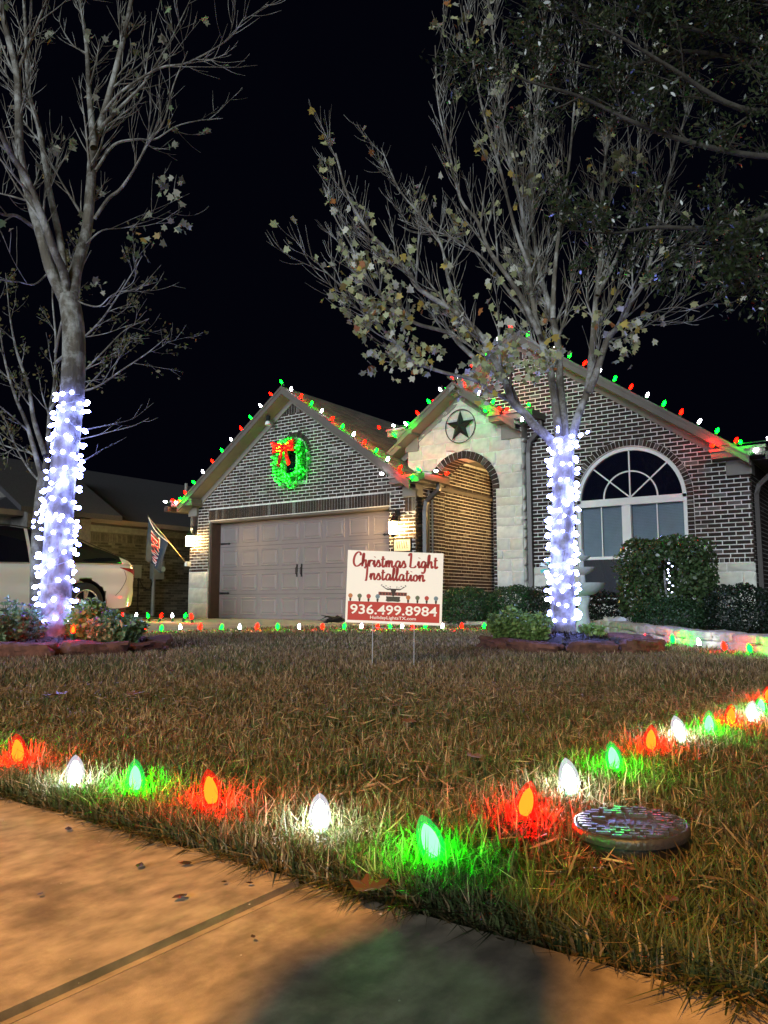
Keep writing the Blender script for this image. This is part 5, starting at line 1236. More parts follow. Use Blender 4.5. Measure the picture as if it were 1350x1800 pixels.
# ------------------------------------------------------------------ cool-white light wraps
lb = MB(); lb.lathe([(0.003, -0.010), (0.0095, -0.004), (0.0115, 0.006), (0.007, 0.016), (0.001, 0.021)], (0, 0, 0), 8); LED = lb.mesh('led_bulb', M['led'], True)
def trunk_at(T, z_):
    P, rd = T
    for i in range(len(P)-1):
        if P[i].z <= z_ <= P[i+1].z + 1e-6: k = (z_-P[i].z)/max(1e-6, P[i+1].z-P[i].z); return P[i].lerp(P[i+1], k), rd[i] + (rd[i+1]-rd[i])*k
    return P[-1].copy(), rd[-1]
def wrap(T, z0, z1, turns, nb_, label, extra=()):
    t = thing('tree_light_wrap', trunk_at(T, z0)[0], label, 'light string', 'white light wraps on the two front trees')
    pts = []; n = turns*14
    for k in range(n+1):
        a = 2*math.pi*k/14 + random.uniform(-0.2, 0.2); zz = max(z0, min(z1, z0 + (z1-z0)*k/n + 0.045*math.sin(k*0.37) + 0.03*math.sin(k*0.91+1) + random.uniform(-0.02, 0.02))); c, r_ = trunk_at(T, zz); pts.append(c + Vector((math.cos(a), math.sin(a), 0))*(r_ + 0.008))
    mb = MB(); mb.tube(pts, 0.0022, 4, caps=False); mb.build('cord', M['wire_clear'], t)
    for k in range(nb_):
        f = (k + random.uniform(-0.3, 0.3))/nb_*n; i = max(0, min(n-1, int(f))); p = pts[i].lerp(pts[i+1], max(0, min(1, f-i))); c, r_ = trunk_at(T, p.z)
        d = (p - c); d.z = 0; d = (d.normalized() + rnd_unit()*0.45).normalized(); place('led_bulb', LED, t, p + d*random.uniform(0.012, 0.030), updir(d), (random.uniform(1.25, 1.7),)*3)
    for px, py, D in extra:
        place('led_bulb', LED, t, atD(px, py, D), updir(rnd_unit()), (1.15,)*3)
wrap(TRUNK_R, 0.22, 1.92, 17, 165, 'cool white lights wrapped round the trunk before the arched window', [(x + random.uniform(-8, 8), y + random.uniform(-10, 10), TRD-0.1) for x, y in ((975,765),(990,770),(1008,768),(1020,765),(1030,750),(1025,775),(960,800),(985,760))])
wrap(TRUNK_L, 0.22, 2.22, 18, 175, 'cool white lights wrapped round the trunk before the white car', [(60 + 14*(k % 4) + random.uniform(-5, 5), 905 + 12*(k//4) + random.uniform(-4, 4), TLD-0.12) for k in range(10)])

# ------------------------------------------------------------------ shrubs
def superell(n, rx, ry, rz, e=2.6, fill=0.25):
    v = RNG.normal(size=(n, 3)); v /= np.linalg.norm(v, axis=1)[:, None]
    k = (np.abs(v[:, 0])**e + np.abs(v[:, 1])**e + np.abs(v[:, 2])**e)**(-1/e); r_ = 1 - fill*RNG.uniform(0, 1, n)**2
    bump_ = 1 + 0.05*np.sin(v[:, 0]*9 + v[:, 2]*7) + 0.04*np.sin(v[:, 1]*13 + 3*v[:, 0])
    return v*(k*r_*bump_)[:, None]*np.array([rx, ry, rz]), v
def shrub(name, c, rx, ry, rz, n, size, cols, label, e=2.6, kind='oval', fill=0.3, m='leaf', hole=None, cat='shrub', group=None, z0=None):
    t = thing(name, (c[0], c[1], 0), label, cat, group)
    pts, nr = superell(n, rx, ry, rz, e, fill); pts = pts + np.array(c)
    pts = pts[pts[:, 2] > 0.03]
    if hole is not None:
        hc, hr = hole; pts = pts[np.linalg.norm((pts - np.array(hc))/np.array(hr), axis=1) > 1]
    nr = (pts - np.array(c)); nr /= np.linalg.norm(nr, axis=1)[:, None]
    put('foliage', leaves(pts, RNG.uniform(0.75, 1.25, len(pts))*size, kind, M[m], colmix(len(pts), cols), 0.0, 0.2, nr), t, (c[0], c[1], 0))
    mb = MB()
    for k in range(14):
        a = random.uniform(0, 2*math.pi); q = Vector((c[0] + 0.75*rx*math.cos(a), c[1] + 0.75*ry*math.sin(a), c[2] + rz*random.uniform(-0.3, 0.7)))
        mb.tube(crom([Vector((c[0], c[1], 0.0)) + rnd_unit()*0.03, Vector((c[0], c[1], 0)).lerp(q, 0.45) + Vector((0, 0, 0.05)), q], 4), [0.011]*4 + [0.007]*4 + [0.004], 5)
    mb.build('stems', M['twig'], t); return t
BOX = [(0.018,0.045,0.018), (0.026,0.06,0.024), (0.035,0.075,0.03)]
p = atD(820, 1064, 13.2); shrub('boxwood_shrub', (p.x, p.y, 0.30), 0.47, 0.42, 0.33, 9000, 0.032, BOX, 'rounded green shrub under the porch arch beside the yard sign')
p = atD(905, 1058, 12.6); shrub('boxwood_shrub', (p.x, p.y, 0.32), 0.44, 0.40, 0.33, 8000, 0.032, BOX[:2], 'rounded dark shrub at the foot of the limestone porch pier')
p = atD(965, 1050, 12.3); shrub('boxwood_shrub', (p.x, p.y, 0.30), 0.42, 0.38, 0.34, 5000, 0.034, [(0.012,0.022,0.012)], 'dark low shrub behind the pinwheel')
p = atD(1172, 1000, 10.3); HOLE = (p.x + 0.10, p.y - 0.35, 0.72)
shrub('clipped_shrub', (p.x, p.y, 0.72), 0.56, 0.45, 0.50, 11000, 0.052, [(0.03,0.055,0.02), (0.045,0.075,0.028), (0.06,0.09,0.035)], 'square-clipped glossy leaved shrub in front of the arched window', 12, 'oval', 0.55, 'leaf_gloss', (HOLE, (0.17, 0.34, 0.22)))
t = thing('mini_light_string', HOLE, 'short string of tiny white lights inside the square-clipped shrub', 'light string')
mp = [Vector(HOLE) + Vector((0.02 + random.uniform(-.04, .05), random.uniform(-0.05, .05), 0.22 - 0.042*k)) for k in range(11)]
mb = MB(); mb.tube(crom(mp, 3), 0.0025, 4); mb.build('cord', M['wire'], t)
mlm = lb.mesh('led_bulb', emit('glow_mini', (14, 15, 22)), True)
for q in mp: place('led_bulb', mlm, t, q, updir(rnd_unit()), (0.75,)*3)
p = atD(1175, 1078, 10.0); shrub('boxwood_shrub', (p.x, p.y, 0.20), 0.46, 0.40, 0.25, 8000, 0.028, BOX, 'low rounded shrub at the foot of the square-clipped shrub')
p = atD(1302, 1080, 9.5); shrub('boxwood_shrub', (p.x, p.y, 0.28), 0.40, 0.38, 0.33, 6000, 0.034, [(0.010,0.018,0.010), (0.014,0.026,0.014)], 'dark shrub at the right house corner below the downspout')
p = atD(1060, 1062, 11.3); shrub('boxwood_shrub', (p.x, p.y, 0.26), 0.34, 0.3, 0.28, 3500, 0.034, [(0.010,0.016,0.012)], 'dark low shrub beneath the window sill beside the fountain')

# ------------------------------------------------------------------ stones
def rock(name, c, dims, rotz, m, label, cat, group, seed, nz=0.12, flat=True):
    rs = random.Random(seed); bm = bmesh.new(); bmesh.ops.create_cube(bm, size=1); bmesh.ops.subdivide_edges(bm, edges=bm.edges[:], cuts=5, use_grid_fill=True)
    ph = [rs.uniform(0, 6.28) for _ in range(9)]
    for v in bm.verts:
        q = v.co.copy(); k = (abs(q.x*2)**6 + abs(q.y*2)**6 + abs(q.z*2)**6)**(-1/6) if q.length > 1e-6 else 1
        q *= k
        dn = nz*(math.sin(4*q.x+ph[0]) * math.cos(5*q.y+ph[1]) + 0.6*math.sin(9*q.x+ph[2])*math.cos(8*q.z+ph[3]) + 0.5*rs.uniform(-1, 1))
        v.co = Vector((q.x*(1+dn*0.5), q.y*(1+dn), q.z*(1+dn*0.9) + 0.06*math.sin(3*q.x+ph[4])))
        v.co = Vector((v.co.x*dims[0], v.co.y*dims[1], v.co.z*dims[2]))
    me = bpy.data.meshes.new(name); bm.to_mesh(me); bm.free(); me.materials.append(m)
    me.polygons.foreach_set('use_smooth', [True]*len(me.polygons)); me.set_sharp_from_angle(angle=R(32))
    o = link(bpy.data.objects.new(name, me)); o.location = c; o.rotation_euler = (rs.uniform(-.05, .05), rs.uniform(-.07, .07), rotz); return tag(o, label, cat, group)
def ring_stones(cx, cy, rad, angs, label, group, sd, h=0.105):
    for k, (a0, a1) in enumerate(zip(angs, angs[1:])):
        a = (a0+a1)/2; ln = rad*(a1-a0)*0.93; x, y = cx + rad*math.cos(a), cy + rad*math.sin(a); hh = h*random.uniform(0.85, 1.2)
        rock('edging_stone', (x, y, hh/2 - 0.015), (ln, 0.20*random.uniform(0.85, 1.15), hh), a + math.pi/2, M['flag_stone'], label.format(ORD[k]), 'stone', group, sd + k, 0.22)
def jit_ang(n, ref): a = [ref + 2*math.pi*(k-0.5)/n + random.uniform(-0.12, 0.12) for k in range(n)]; return a + [a[0] + 2*math.pi]
RC = Vector((*atD(1002, 1120, 6.75).xy, 0)); LC = Vector((*atD(92, 1120, 6.55).xy, 0))
ring_stones(RC.x, RC.y, 0.66, jit_ang(9, math.atan2(sp.y-RC.y, sp.x-RC.x)), 'flat red-brown stone, {} round the window-side tree ring counted anticlockwise from the yard sign', 'edging stones of the tree ring before the window', 100)
ring_stones(LC.x, LC.y, 0.86, jit_ang(11, math.pi), 'flat red-brown stone, {} round the car-side tree ring counted anticlockwise from the driveway', 'edging stones of the tree ring before the car', 200)
for c, r_ in ((RC, 0.60), (LC, 0.80)):
    mb = MB(); n = 28; k0 = mb.addv([(c.x, c.y, 0.14)]); rgs = []
    for rr__, zz in ((0.35, 0.11), (0.7, 0.085), (1.0, 0.04)): rgs.append(mb.addv([(c.x + r_*rr__*math.cos(2*math.pi*j/n), c.y + r_*rr__*math.sin(2*math.pi*j/n), zz + random.uniform(-0.012, 0.012)) for j in range(n)]))
    for j in range(n):
        j2 = (j+1) % n; mb.f.append((k0, rgs[0]+j, rgs[0]+j2))
        for a, b_ in zip(rgs, rgs[1:]): mb.f.append((a+j, b_+j, b_+j2, a+j2))
    tag(mb.build('mulch_mound', M['mulch'], smooth=True), kind='structure')
    nm = 1500; an = RNG.uniform(0, 6.283, nm); rq = r_*np.sqrt(RNG.uniform(0.02, 1, nm)); zz = 0.145 - 0.10*(rq/r_)
    cc_ = np.stack([c.x + rq*np.cos(an), c.y + rq*np.sin(an), zz + 0.004], 1)
    tag(put('mulch_chips', leaves(cc_, RNG.uniform(0.02, 0.055, nm), 'narrow', M['leaf'], colmix(nm, [(0.018,0.014,0.013), (0.012,0.010,0.009), (0.045,0.04,0.04)]), 0.0, 0.1, np.tile([0, 0, 1.0], (nm, 1))), None, c), kind='stuff')
# pale border stones, two courses
bp = [Vector((x, y, 0)) for x, y in BED]; dense = crom(bp, 20); acc = [0]
for a, b_ in zip(dense, dense[1:]): acc.append(acc[-1] + (b_-a).length)
def at_len(s):
    for i in range(len(acc)-1):
        if acc[i] <= s <= acc[i+1]: k = (s-acc[i])/(acc[i+1]-acc[i]); return dense[i].lerp(dense[i+1], k), (dense[i+1]-dense[i]).normalized()
    return dense[-1], (dense[-1]-dense[-2]).normalized()
for course in (0, 1):
    s = 0.05 + 0.13*course; k = 0
    while s < acc[-1] - 0.3:
        ln = random.uniform(0.26, 0.44); p, tg = at_len(s + ln/2)
        if course == 0 or p.x > -3.6:
            rock('border_stone', (p.x, p.y, 0.03 + 0.082*course), (ln*0.99, 0.19, 0.088), math.atan2(tg.y, tg.x), M['lime'], 'pale tan stone, %s in the %s border course counted from the porch path' % (ORD[k], 'upper' if course else 'lower'), 'stone', 'pale border stones, %s course' % ('upper' if course else 'lower'), 300 + 100*course + k, 0.08)
        s += ln; k += 1
p = atD(1081, 1094, 10.1); rock('garden_rock', (p.x, p.y, 0.10), (0.27, 0.2, 0.16), 0.5, mat('white_rock', (0.55, 0.55, 0.56), 0.9, 0.12, 8, 0.6, 40), 'lumpy whitish rock near the window sill shrubs', 'rock', None, 77, 0.3)

# ------------------------------------------------------------------ flowering plants in the tree rings
def plant(c, rad, h, nst, label, cols, fcol=None, group=None, lsize=0.04):
    t = thing('flowering_plant', (c.x, c.y, 0.05), label, 'plant', group); st2 = MB(); lp, ls, ax, fl_, = [], [], [], []
    for k in range(nst):
        a = random.uniform(0, 6.283); q = rad*math.sqrt(random.random()); hh = h*random.uniform(0.6, 1.1)*(1 - 0.35*q/rad)
        b0 = Vector((c.x + q*0.55*math.cos(a), c.y + q*0.55*math.sin(a), 0.06)); b1 = Vector((c.x + q*math.cos(a), c.y + q*math.sin(a), 0.06 + hh)) + rnd_unit()*0.02
        pp = crom([b0, b0.lerp(b1, 0.5) + rnd_unit()*0.02, b1], 4); st2.tube(pp, 0.0022, 4)
        for i in range(2, len(pp)):
            for w__ in range(4 if i < len(pp)-1 else 6):
                an_ = random.uniform(0, 6.283); dv = Vector((math.cos(an_), math.sin(an_), random.uniform(-0.1, 0.6))); lp.append(list(pp[i] + dv*lsize*0.35)); ls.append(lsize*random.uniform(0.6, 1.2)); ax.append(list(dv))
        if fcol and random.random() < 0.28:
            for w__ in range(9): fl_.append(list(pp[-1] + Vector((random.uniform(-.014, .014), random.uniform(-.014, .014), random.uniform(0.0, .02)))))
    st2.build('stems', mat('stem_green', (0.06, 0.09, 0.03), 0.7) if 'stem_green' not in bpy.data.materials else bpy.data.materials['stem_green'], t)
    put('foliage', leaves(lp, ls, 'oval', M['leaf'], colmix(len(lp), cols), 0.0, 0.25, None, np.array(ax)*1.4), t, (c.x, c.y, 0.05))
    if fl_: tag(put('flowers', leaves(fl_, RNG.uniform(0.010, 0.018, len(fl_)), 'oval', M['leaf'], colmix(len(fl_), [fcol])), t, (c.x, c.y, 0.05)), kind='stuff')
PG_ = [(0.15,0.25,0.07), (0.20,0.31,0.09), (0.11,0.19,0.055)]; PD = [(0.13,0.23,0.10), (0.09,0.17,0.07), (0.20,0.29,0.15)]; PUR = (0.16, 0.06, 0.28)
def ring_plant(px, D, *a, **k): q = atD(px, 1110, D); plant(Vector((q.x, q.y, 0)), *a, **k)
ring_plant(20, 6.25, 0.28, 0.36, 110, 'dark leafy plant with purple flowers at the outer edge of the car-side tree ring', PD, PUR)
ring_plant(70, 6.9, 0.26, 0.24, 60, 'leafy plant behind the wrapped trunk before the white car', PD, PUR)
ring_plant(160, 6.5, 0.20, 0.36, 90, 'bright green leafy plant right of the trunk before the white car', [(0.16,0.24,0.05), (0.10,0.18,0.04), (0.2,0.26,0.05)], PUR, lsize=0.055)
ring_plant(205, 6.35, 0.22, 0.27, 110, 'fine leafed plant beside the driveway end of the stone ring', PD, PUR)
ring_plant(900, 6.75, 0.20, 0.30, 100, 'light green leafy plant at the sign-side edge of the ring before the window', PG_)
ring_plant(938, 6.6, 0.16, 0.25, 80, 'low light green plant close left of the trunk before the window', PG_)
ring_plant(1040, 6.75, 0.10, 0.17, 28, 'small plant with pink flowers right of the trunk before the window', PG_, (0.4, 0.06, 0.25))

# ------------------------------------------------------------------ fountain, pinwheel
q = onZ(1024, 1103); q = atD(1026, 1090, 9.9); ft = thing('garden_fountain', (q.x, q.y, 0.0), 'pale tiered garden fountain partly behind the wrapped trunk', 'fountain'); fm = mat('cast_stone', (0.42, 0.46, 0.44), 0.85, 0.12, 14, 0.4, 60)
def F(name, prof, n=28): mb = MB(); mb.lathe([(r_, z_) for r_, z_ in prof], (q.x, q.y, 0), n, True); return mb.build(name, fm, ft, autosmooth=40)
F('pedestal', [(0.16, 0.0), (0.16, 0.05), (0.11, 0.08), (0.07, 0.2), (0.065, 0.35), (0.10, 0.45), (0.07, 0.48)])
F('lower_bowl', [(0.06, 0.47), (0.16, 0.50), (0.25, 0.57), (0.28, 0.625), (0.285, 0.64), (0.26, 0.64), (0.22, 0.60), (0.05, 0.58)])
F('middle_bowl', [(0.04, 0.60), (0.035, 0.74), (0.10, 0.77), (0.16, 0.82), (0.17, 0.84), (0.15, 0.84), (0.03, 0.80)]); F('top_bowl', [(0.025, 0.82), (0.022, 0.92), (0.07, 0.94), (0.105, 0.975), (0.11, 0.985), (0.09, 0.985), (0.02, 0.95)])
F('finial', [(0.02, 0.96), (0.035, 1.0), (0.03, 1.04), (0.008, 1.08)], 12)
q = atD(966, 998, 9.6); pw_ = thing('pinwheel', (q.x, q.y, 0.02), 'teal and white metal pinwheel on a thin stem beside the wrapped trunk', 'pinwheel')
mb = MB(); mb.tube([(q.x, q.y+0.012, 0.0), (q.x, q.y+0.012, q.z)], 0.005, 6); mb.build('stem', M['wire_clear'], pw_)
pc = [mat('pin_teal', (0.10, 0.48, 0.40), 0.4, 0.1, 10), mat('pin_white', (0.6, 0.7, 0.68), 0.4, 0.1, 10)]
for k in range(8):
    a = 2*math.pi*k/8 + 0.2; d0 = Vector((math.cos(a), 0, math.sin(a))); d1 = Vector((math.cos(a+0.38), -0.12, math.sin(a+0.38)))
    mb = MB(); mb.prism([q + d0*0.02, q + d0*0.13, q + d1*0.125], (0, 0.004, 0)); mb.build('blade', pc[k % 2], pw_)
mb = MB(); mb.tube([q + Vector((0, -0.02, 0)), q + Vector((0, 0.012, 0))], 0.016, 10); mb.build('hub', M['iron'], pw_)

# ------------------------------------------------------------------ round valve-box lid in the lawn
vc = onZ(1110, 1431, 0.060); LIDR = 0.093
vb = thing('valve_box', (vc.x, vc.y, -0.032), 'round dark valve box with ribbed lid in the lawn corner', 'valve box', rot=(R(1.5), R(-2.0), 0.3))
pls = mat('black_plastic', (0.009, 0.008, 0.008), 0.5, 0.3, 25, 0.3, 80); pll = mat('grey_lid', (0.035, 0.035, 0.04), 0.32, 0.2, 30, 0.3, 120)
mb = MB(); mb.lathe([(LIDR*1.10, -0.08), (LIDR*1.04, 0.0), (LIDR*0.985, 0.066)], (0, 0, 0), 48); mb.build('riser', pls, vb, local=True, autosmooth=40)
mb = MB(); mb.lathe([(LIDR*1.02, 0.064), (LIDR*1.03, 0.070), (LIDR*1.02, 0.078), (LIDR*0.965, 0.080), (LIDR*0.95, 0.076)], (0, 0, 0), 56, caps=False); mb.build('rim', pll, vb, local=True, smooth=True)
mb = MB(); mb.lathe([(LIDR*0.955, 0.070), (LIDR*0.95, 0.0765), (0.001, 0.077)], (0, 0, 0), 48); mb.build('lid', pll, vb, local=True)
mb = MB()
for i in range(-6, 7):
    y = i*0.0135; mx2 = math.sqrt(max(0, (LIDR*0.92)**2 - y*y)); x = -mx2
    while x < mx2 - 0.008:
        ln = random.choice((0.014, 0.022, 0.03)); xe = min(x+ln, mx2)
        if not (abs(y) < 0.03 and abs((x+xe)/2) < 0.05): mb.box((x, y-0.0038, 0.0765), (xe, y+0.0038, 0.0825))
        x = xe + 0.008
tag(mb.build('lid_ribs', pll, vb, local=True), kind='stuff')
mb = MB()
for k in range(5): mb.box((-0.034+0.0146*k, -0.012, 0.0768), (-0.024+0.0146*k, 0.012, 0.0795))
mb.tube([(0.055, -0.028, 0.0765), (0.055, -0.028, 0.083)], 0.007, 10); mb.build('lid_bosses', pll, vb, local=True)

# ------------------------------------------------------------------ lawn
def in_poly(x, y, poly):
    ins = np.zeros(len(x), bool); j = len(poly)-1
    for i in range(len(poly)):
        xi, yi = poly[i]; xj, yj = poly[j]; c = ((yi > y) != (yj > y)) & (x < (xj-xi)*(y-yi)/(yj-yi+1e-12) + xi); ins ^= c; j = i
    return ins
BEDP = BED + [(0.6, 5.65), (0.6, 13), (-7.2, 13)]; PATHP = [(-8.3, 8.9), (-7.4, 10.0), (-6.3, 11.2), (-6.3, 12.7), (-8.3, 12.7)]
def lawn_ok(x, y):
    ok = (y > 0.925) & ~((x < -8.27) & (x > -14.05)) & ~in_poly(x, y, BEDP) & ~in_poly(x, y, PATHP) & (y < 11.8)
    for c, r_ in ((RC, 0.60), (LC, 0.80), (vc, LIDR*1.13)): ok &= (x-c.x)**2 + (y-c.y)**2 > r_*r_
    return ok
BX, BY, HH, WW, KK = [], [], [], [], []
for r0, r1, dens, h0, h1, wd in ((0.7, 1.6, 46000, 0.022, 0.058, 0.0044), (1.6, 2.4, 24000, 0.022, 0.055, 0.0048), (2.4, 4.0, 12500, 0.022, 0.05, 0.0056), (4.0, 6.5, 5200, 0.024, 0.052, 0.0066), (6.5, 10, 2300, 0.024, 0.05, 0.010), (10, 20, 700, 0.024, 0.05, 0.018)):
    half = R(48) if r0 < 1 or r0 > 2.2 else R(42); area = half*(r1*r1-r0*r0); n = int(area*dens)
    rr2 = np.sqrt(RNG.uniform(r0*r0, r1*r1, n)); an = RNG.uniform(-half, half, n); x = -rr2*np.sin(YAW + an); y = rr2*np.cos(YAW + an)
    # blades gather in tufts
    jit = 0.012; x += RNG.normal(0, jit, n); y += RNG.normal(0, jit, n)
    clump = 0.55 + 0.45*np.sin(x*23 + 3*np.sin(y*17))*np.sin(y*21 + 2*np.sin(x*13)); bare = np.sin(x*3.1 + 1.3)*np.sin(y*2.7 + 0.4)
    keep = lawn_ok(x, y) & (RNG.uniform(0, 1, n) < 0.55 + 0.45*clump - 0.25*(bare > 0.75)); x, y, cl_ = x[keep], y[keep], clump[keep]
    BX.append(x); BY.append(y); HH.append(RNG.uniform(h0, h1, len(x))*(0.7 + 0.5*cl_)); WW.append(np.full(len(x), wd)*RNG.uniform(0.7, 1.3, len(x))); KK.append(cl_)
# lusher fringe along the sidewalk and round the bulbs
n = 16000; x = RNG.uniform(-2.6, 0.6, n); y = 0.92 + np.abs(RNG.normal(0, 0.035, n)); BX.append(x); BY.append(y); HH.append(RNG.uniform(0.03, 0.075, n)); WW.append(np.full(n, 0.0035)); KK.append(np.full(n, 0.4))
for row, p in LITTLE:
    if row in 'wl':
        n = 520; a = RNG.uniform(0, 6.283, n); q_ = np.abs(RNG.normal(0.075, 0.05, n)); x, y = p.x + q_*np.cos(a), p.y + q_*np.sin(a); k_ = (q_ > 0.026) & lawn_ok(x, y); BX.append(x[k_]); BY.append(y[k_]); HH.append(RNG.uniform(0.045, 0.095, k_.sum())); WW.append(np.full(k_.sum(), 0.0038)); KK.append(np.full(k_.sum(), 1.0))
FR0 = sum(len(q) for q in BX); n = 5200; x = RNG.uniform(-2.5, 0.7, n); y = 0.922 + np.abs(RNG.normal(0, 0.012, n)); k_ = RNG.uniform(0, 1, n) < 0.45 + 0.5*np.sin(x*19 + 2*np.sin(x*7)); x, y = x[k_], y[k_]; BX.append(x); BY.append(y); HH.append(RNG.uniform(0.02, 0.055, len(x))); WW.append(np.full(len(x), 0.004)); KK.append(np.full(len(x), 0.3)); FR1 = FR0 + len(x)
BX, BY, HH, WW, KK = map(np.concatenate, (BX, BY, HH, WW, KK)); n = len(BX)
# keep the blades in front of each near bulb from hiding it
dl = np.hypot(BX-vc.x, BY-vc.y); HH = np.where(dl < LIDR*2.0, HH*0.85, HH)
la = RNG.uniform(0, 6.283, n); lean = np.abs(RNG.normal(0.45, 0.35, n)); la[FR0:FR1] = -math.pi/2 + RNG.normal(0, 0.7, FR1-FR0); lean[FR0:FR1] = RNG.uniform(0.9, 1.9, FR1-FR0)
dx, dy = np.cos(la), np.sin(la); ta = RNG.uniform(0, 6.283, n); wx, wy = np.cos(ta), np.sin(ta)
b0 = np.stack([BX, BY, np.full(n, -0.024)], 1); wv = np.stack([wx, wy, np.zeros(n)], 1)*(WW/2)[:, None]; ld = np.stack([dx, dy, np.zeros(n)], 1)
H1 = (HH + 0.02); mid = b0 + np.stack([np.zeros(n), np.zeros(n), H1*0.6], 1) + ld*(H1*lean*0.28)[:, None]; tip = b0 + ld*(H1*lean*0.95)[:, None]; tip[:, 2] += H1*(1 - 0.28*np.minimum(lean, 1.6))
V = np.stack([b0 - wv, b0 + wv, mid + wv*0.85, mid - wv*0.85, tip], 1).reshape(-1, 3); base_i = (np.arange(n)*5)[:, None]
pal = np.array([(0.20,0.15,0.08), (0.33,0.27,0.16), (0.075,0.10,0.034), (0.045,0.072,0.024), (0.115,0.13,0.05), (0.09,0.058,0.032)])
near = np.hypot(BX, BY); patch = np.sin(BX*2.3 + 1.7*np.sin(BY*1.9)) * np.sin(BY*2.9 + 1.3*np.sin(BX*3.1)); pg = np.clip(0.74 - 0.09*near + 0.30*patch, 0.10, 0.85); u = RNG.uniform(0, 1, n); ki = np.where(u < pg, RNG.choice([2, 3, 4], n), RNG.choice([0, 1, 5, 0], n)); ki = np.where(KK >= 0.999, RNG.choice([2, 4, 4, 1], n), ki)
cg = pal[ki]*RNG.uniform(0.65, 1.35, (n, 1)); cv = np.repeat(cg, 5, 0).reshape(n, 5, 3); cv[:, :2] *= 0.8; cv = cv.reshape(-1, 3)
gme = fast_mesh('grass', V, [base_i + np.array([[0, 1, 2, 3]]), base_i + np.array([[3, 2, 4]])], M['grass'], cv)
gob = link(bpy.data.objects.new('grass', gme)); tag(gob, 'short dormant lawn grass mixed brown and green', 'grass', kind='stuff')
# dead runners and clippings lying at the edge and on the sidewalk
n = 5200; x = RNG.uniform(-2.3, 0.5, n); y = 0.94 + np.clip(RNG.normal(0, 0.025, n), -0.055, 0.1) - np.where(x > -0.35, np.abs(RNG.normal(0, 0.05, n))*np.clip((x+0.35)*2.2, 0, 1), 0)
z_ = np.where(y < 0.915, 0.013, 0.004) + RNG.uniform(0, 0.012, n)*(y > 0.915); cc_ = np.stack([x, y, z_], 1)
ax = RNG.normal(size=(n, 3))*np.array([1, 1, 0.12])
tag(put('thatch_litter', leaves(cc_, RNG.uniform(0.010, 0.038, n), 'blade', M['grass'], colmix(n, [(0.16,0.11,0.05), (0.10,0.065,0.03), (0.05,0.04,0.02), (0.22,0.17,0.09)]), 0, 0.2, np.tile([0, 0, 1.0], (n, 1)), ax*3), None, (-0.9, 0.93, 0)), kind='stuff')
# matted dead blades lying in the turf
n = 26000; rr2 = np.sqrt(RNG.uniform(0.8, 16, n)); an = RNG.uniform(-R(40), R(40), n); x = -rr2*np.sin(YAW + an); y = rr2*np.cos(YAW + an); k_ = lawn_ok(x, y) & (y > 0.95); x, y = x[k_], y[k_]; n = len(x)
tag(put('dead_thatch', leaves(np.stack([x, y, RNG.uniform(0.0, 0.034, n)], 1), RNG.uniform(0.025, 0.06, n), 'blade', M['grass'], colmix(n, [(0.24,0.18,0.10), (0.15,0.10,0.055), (0.08,0.055,0.03), (0.33,0.27,0.17)]), 0, 0.2, np.tile([0, 0, 1.0], (n, 1)), RNG.normal(size=(n, 3))*np.array([1, 1, 0.25])*3), None, (-1.2, 1.8, 0)), kind='stuff')
# grit on the pavement
mb = MB()
for k in range(150):
    x, y, s = random.uniform(-2.2, 0.5), random.uniform(-0.1, 0.90), random.choice((0.0008, 0.0011, 0.0016, 0.0024)); c_ = Vector((x, y, 0.0088)); i = mb.addv([c_ + Vector(d)*s for d in ((1, 0, 0.2), (0, 1.2, 0.1), (-1.1, 0, 0), (0, -0.9, 0.1), (0.1, 0, 0.9))]); mb.f += [(i, i+1, i+4), (i+1, i+2, i+4), (i+2, i+3, i+4), (i+3, i, i+4)]
tag(mb.build('pavement_grit', mat('grit', (0.35, 0.30, 0.24), 0.9, 0.5, 90)), kind='stuff')
# fallen leaves
def fallen(px, py, z_, size, rot, col, where):
    p = onZ(px, py, z_); mb = MB(); mb.cur = col; sh_ = leaf_shape('maple' if size > 0.03 else 'oval'); cr_ = random.uniform(0.15, 0.4)
    mb.addv([(a*size, (b_-0.4)*size, cr_*size*(a*a*1.6 + (b_-0.4)**2*0.6) + 0.001) for a, b_ in sh_]); c0_ = mb.addv([(0, 0, 0.001)]); k = len(sh_)
    mb.f += [(i, (i+1) % k, c0_) for i in range(k)]
    me = mb.mesh('fallen_leaf', M['leaf']); o = link(bpy.data.objects.new('fallen_leaf', me)); o.location = p; o.rotation_euler = (random.uniform(-.15, .15), random.uniform(-.15, .15), rot); return tag(o, where[0], 'leaf', where[1])
WL = ('small dark brown dry leaf lying on the sidewalk slab', 'dry leaves on the sidewalk'); GLf = ('curled brown leaf lying on the lawn grass', 'fallen leaves on the lawn')
for px, py, s in ((328,1518,0.022),(245,1523,0.02),(318,1577,0.026),(120,1458,0.02),(395,1551,0.010),(440,1553,0.012),(265,1482,0.014),(70,1573,0.012),(445,1648,0.010),(500,1520,0.009)): fallen(px, py, 0.013, s, random.uniform(0, 6), random.choice([(0.045,0.025,0.015), (0.07,0.04,0.02)]), WL)
for px, py, s in ((98,1222,0.10),(235,1220,0.07),(700,1240,0.05),(720,1268,0.05),(440,1285,0.05),(835,1330,0.05),(905,1210,0.06),(650,1562,0.055),(1180,1580,0.03),(300,1180,0.05),(720,1180,0.05),(1050,1200,0.05)): fallen(px, py, 0.035, s, random.uniform(0, 6), random.choice([(0.13,0.06,0.03), (0.09,0.05,0.03), (0.16,0.09,0.05)]), GLf)
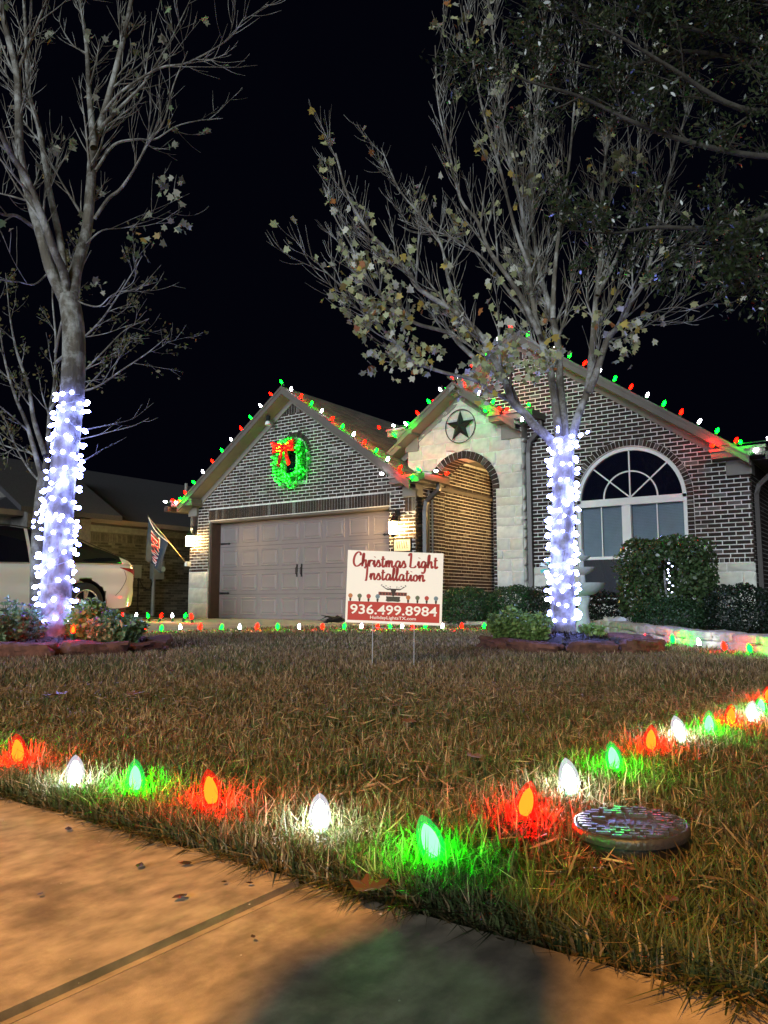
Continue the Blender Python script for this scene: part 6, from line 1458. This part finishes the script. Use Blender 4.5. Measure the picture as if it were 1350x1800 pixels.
# dark cloth-like heap of leaves by the garage
q = onZ(583, 1098); lm = MB()
for k in range(10): a = random.uniform(0, 6.28); lm.prism([Vector((q.x, q.y, 0.01)) + Vector((math.cos(a+b_)*0.10*random.uniform(.6, 1.3) + random.uniform(-.22, .22), math.sin(a+b_)*0.10 + random.uniform(-.05, .05), random.uniform(0.0, 0.15))) for b_ in (0, 1.5, 3.0, 4.4)], (0, 0, 0.006))
tag(lm.build('leaf_heap', mat('wet_leaves', (0.012, 0.010, 0.009), 0.9)), 'dark heap of wet leaves on driveway before the garage', 'leaf heap')

# ------------------------------------------------------------------ photographer bending over the phone, just behind the picture
def CW(x, f, z_):
    x = x - 0.15
    return Vector((x*_ct - f*_st, x*_st + f*_ct, z_))
pj = {'pel': (-0.22, -0.42, 0.88), 'sp': (-0.22, -0.20, 1.05), 'ch': (-0.22, 0.06, 1.17), 'nk': (-0.17, 0.25, 1.22), 'hd': (-0.11, 0.42, 1.24), 'ht': (-0.08, 0.54, 1.20), 'lh': (-0.32, -0.42, 0.85), 'lk': (-0.36, -0.18, 0.48), 'la': (-0.36, -0.38, 0.09), 'lt': (-0.36, -0.18, 0.03), 'rh': (-0.12, -0.42, 0.85), 'rk': (-0.08, -0.20, 0.48), 'ra': (-0.08, -0.42, 0.09), 'rt': (-0.08, -0.22, 0.03), 'ls': (-0.32, 0.08, 1.15), 'le': (-0.29, -0.04, 0.86), 'lw': (0.06, -0.06, 0.62), 'lhn': (0.16, -0.06, 0.50), 'rs': (-0.12, 0.08, 1.15), 're': (-0.10, -0.05, 0.86), 'rw': (0.18, -0.07, 0.62), 'rhn': (0.24, -0.06, 0.50)}
pr_ = {'pel': 0.12, 'sp': 0.11, 'ch': 0.11, 'nk': 0.06, 'hd': 0.10, 'ht': 0.085, 'lh': 0.10, 'lk': 0.07, 'la': 0.05, 'lt': 0.04, 'rh': 0.10, 'rk': 0.07, 'ra': 0.05, 'rt': 0.04, 'ls': 0.06, 'le': 0.05, 'lw': 0.035, 'lhn': 0.03, 'rs': 0.06, 're': 0.05, 'rw': 0.035, 'rhn': 0.03}
pe_ = [('pel','sp'),('sp','ch'),('ch','nk'),('nk','hd'),('hd','ht'),('pel','lh'),('lh','lk'),('lk','la'),('la','lt'),('pel','rh'),('rh','rk'),('rk','ra'),('ra','rt'),('ch','ls'),('ls','le'),('le','lw'),('lw','lhn'),('ch','rs'),('rs','re'),('re','rw'),('rw','rhn')]
ks = list(pj); org = CW(-0.22, -0.3, 0.0); pme = bpy.data.meshes.new('person'); pme.from_pydata([CW(*pj[k]) - org for k in ks], [(ks.index(a), ks.index(b_)) for a, b_ in pe_], [])
po = link(bpy.data.objects.new('person', pme)); po.location = org; sk_ = po.modifiers.new('skin', 'SKIN'); sbd = po.modifiers.new('sub', 'SUBSURF'); sbd.levels = sbd.render_levels = 2
for i, k in enumerate(ks): pme.skin_vertices[0].data[i].radius = (pr_[k], pr_[k]); pme.skin_vertices[0].data[i].use_root = (k == 'pel')
pme.materials.append(mat('dark_clothes', (0.03, 0.032, 0.04), 0.9, 0.2, 9)); tag(po, 'person in dark clothes bending forward with both arms held down', 'person')
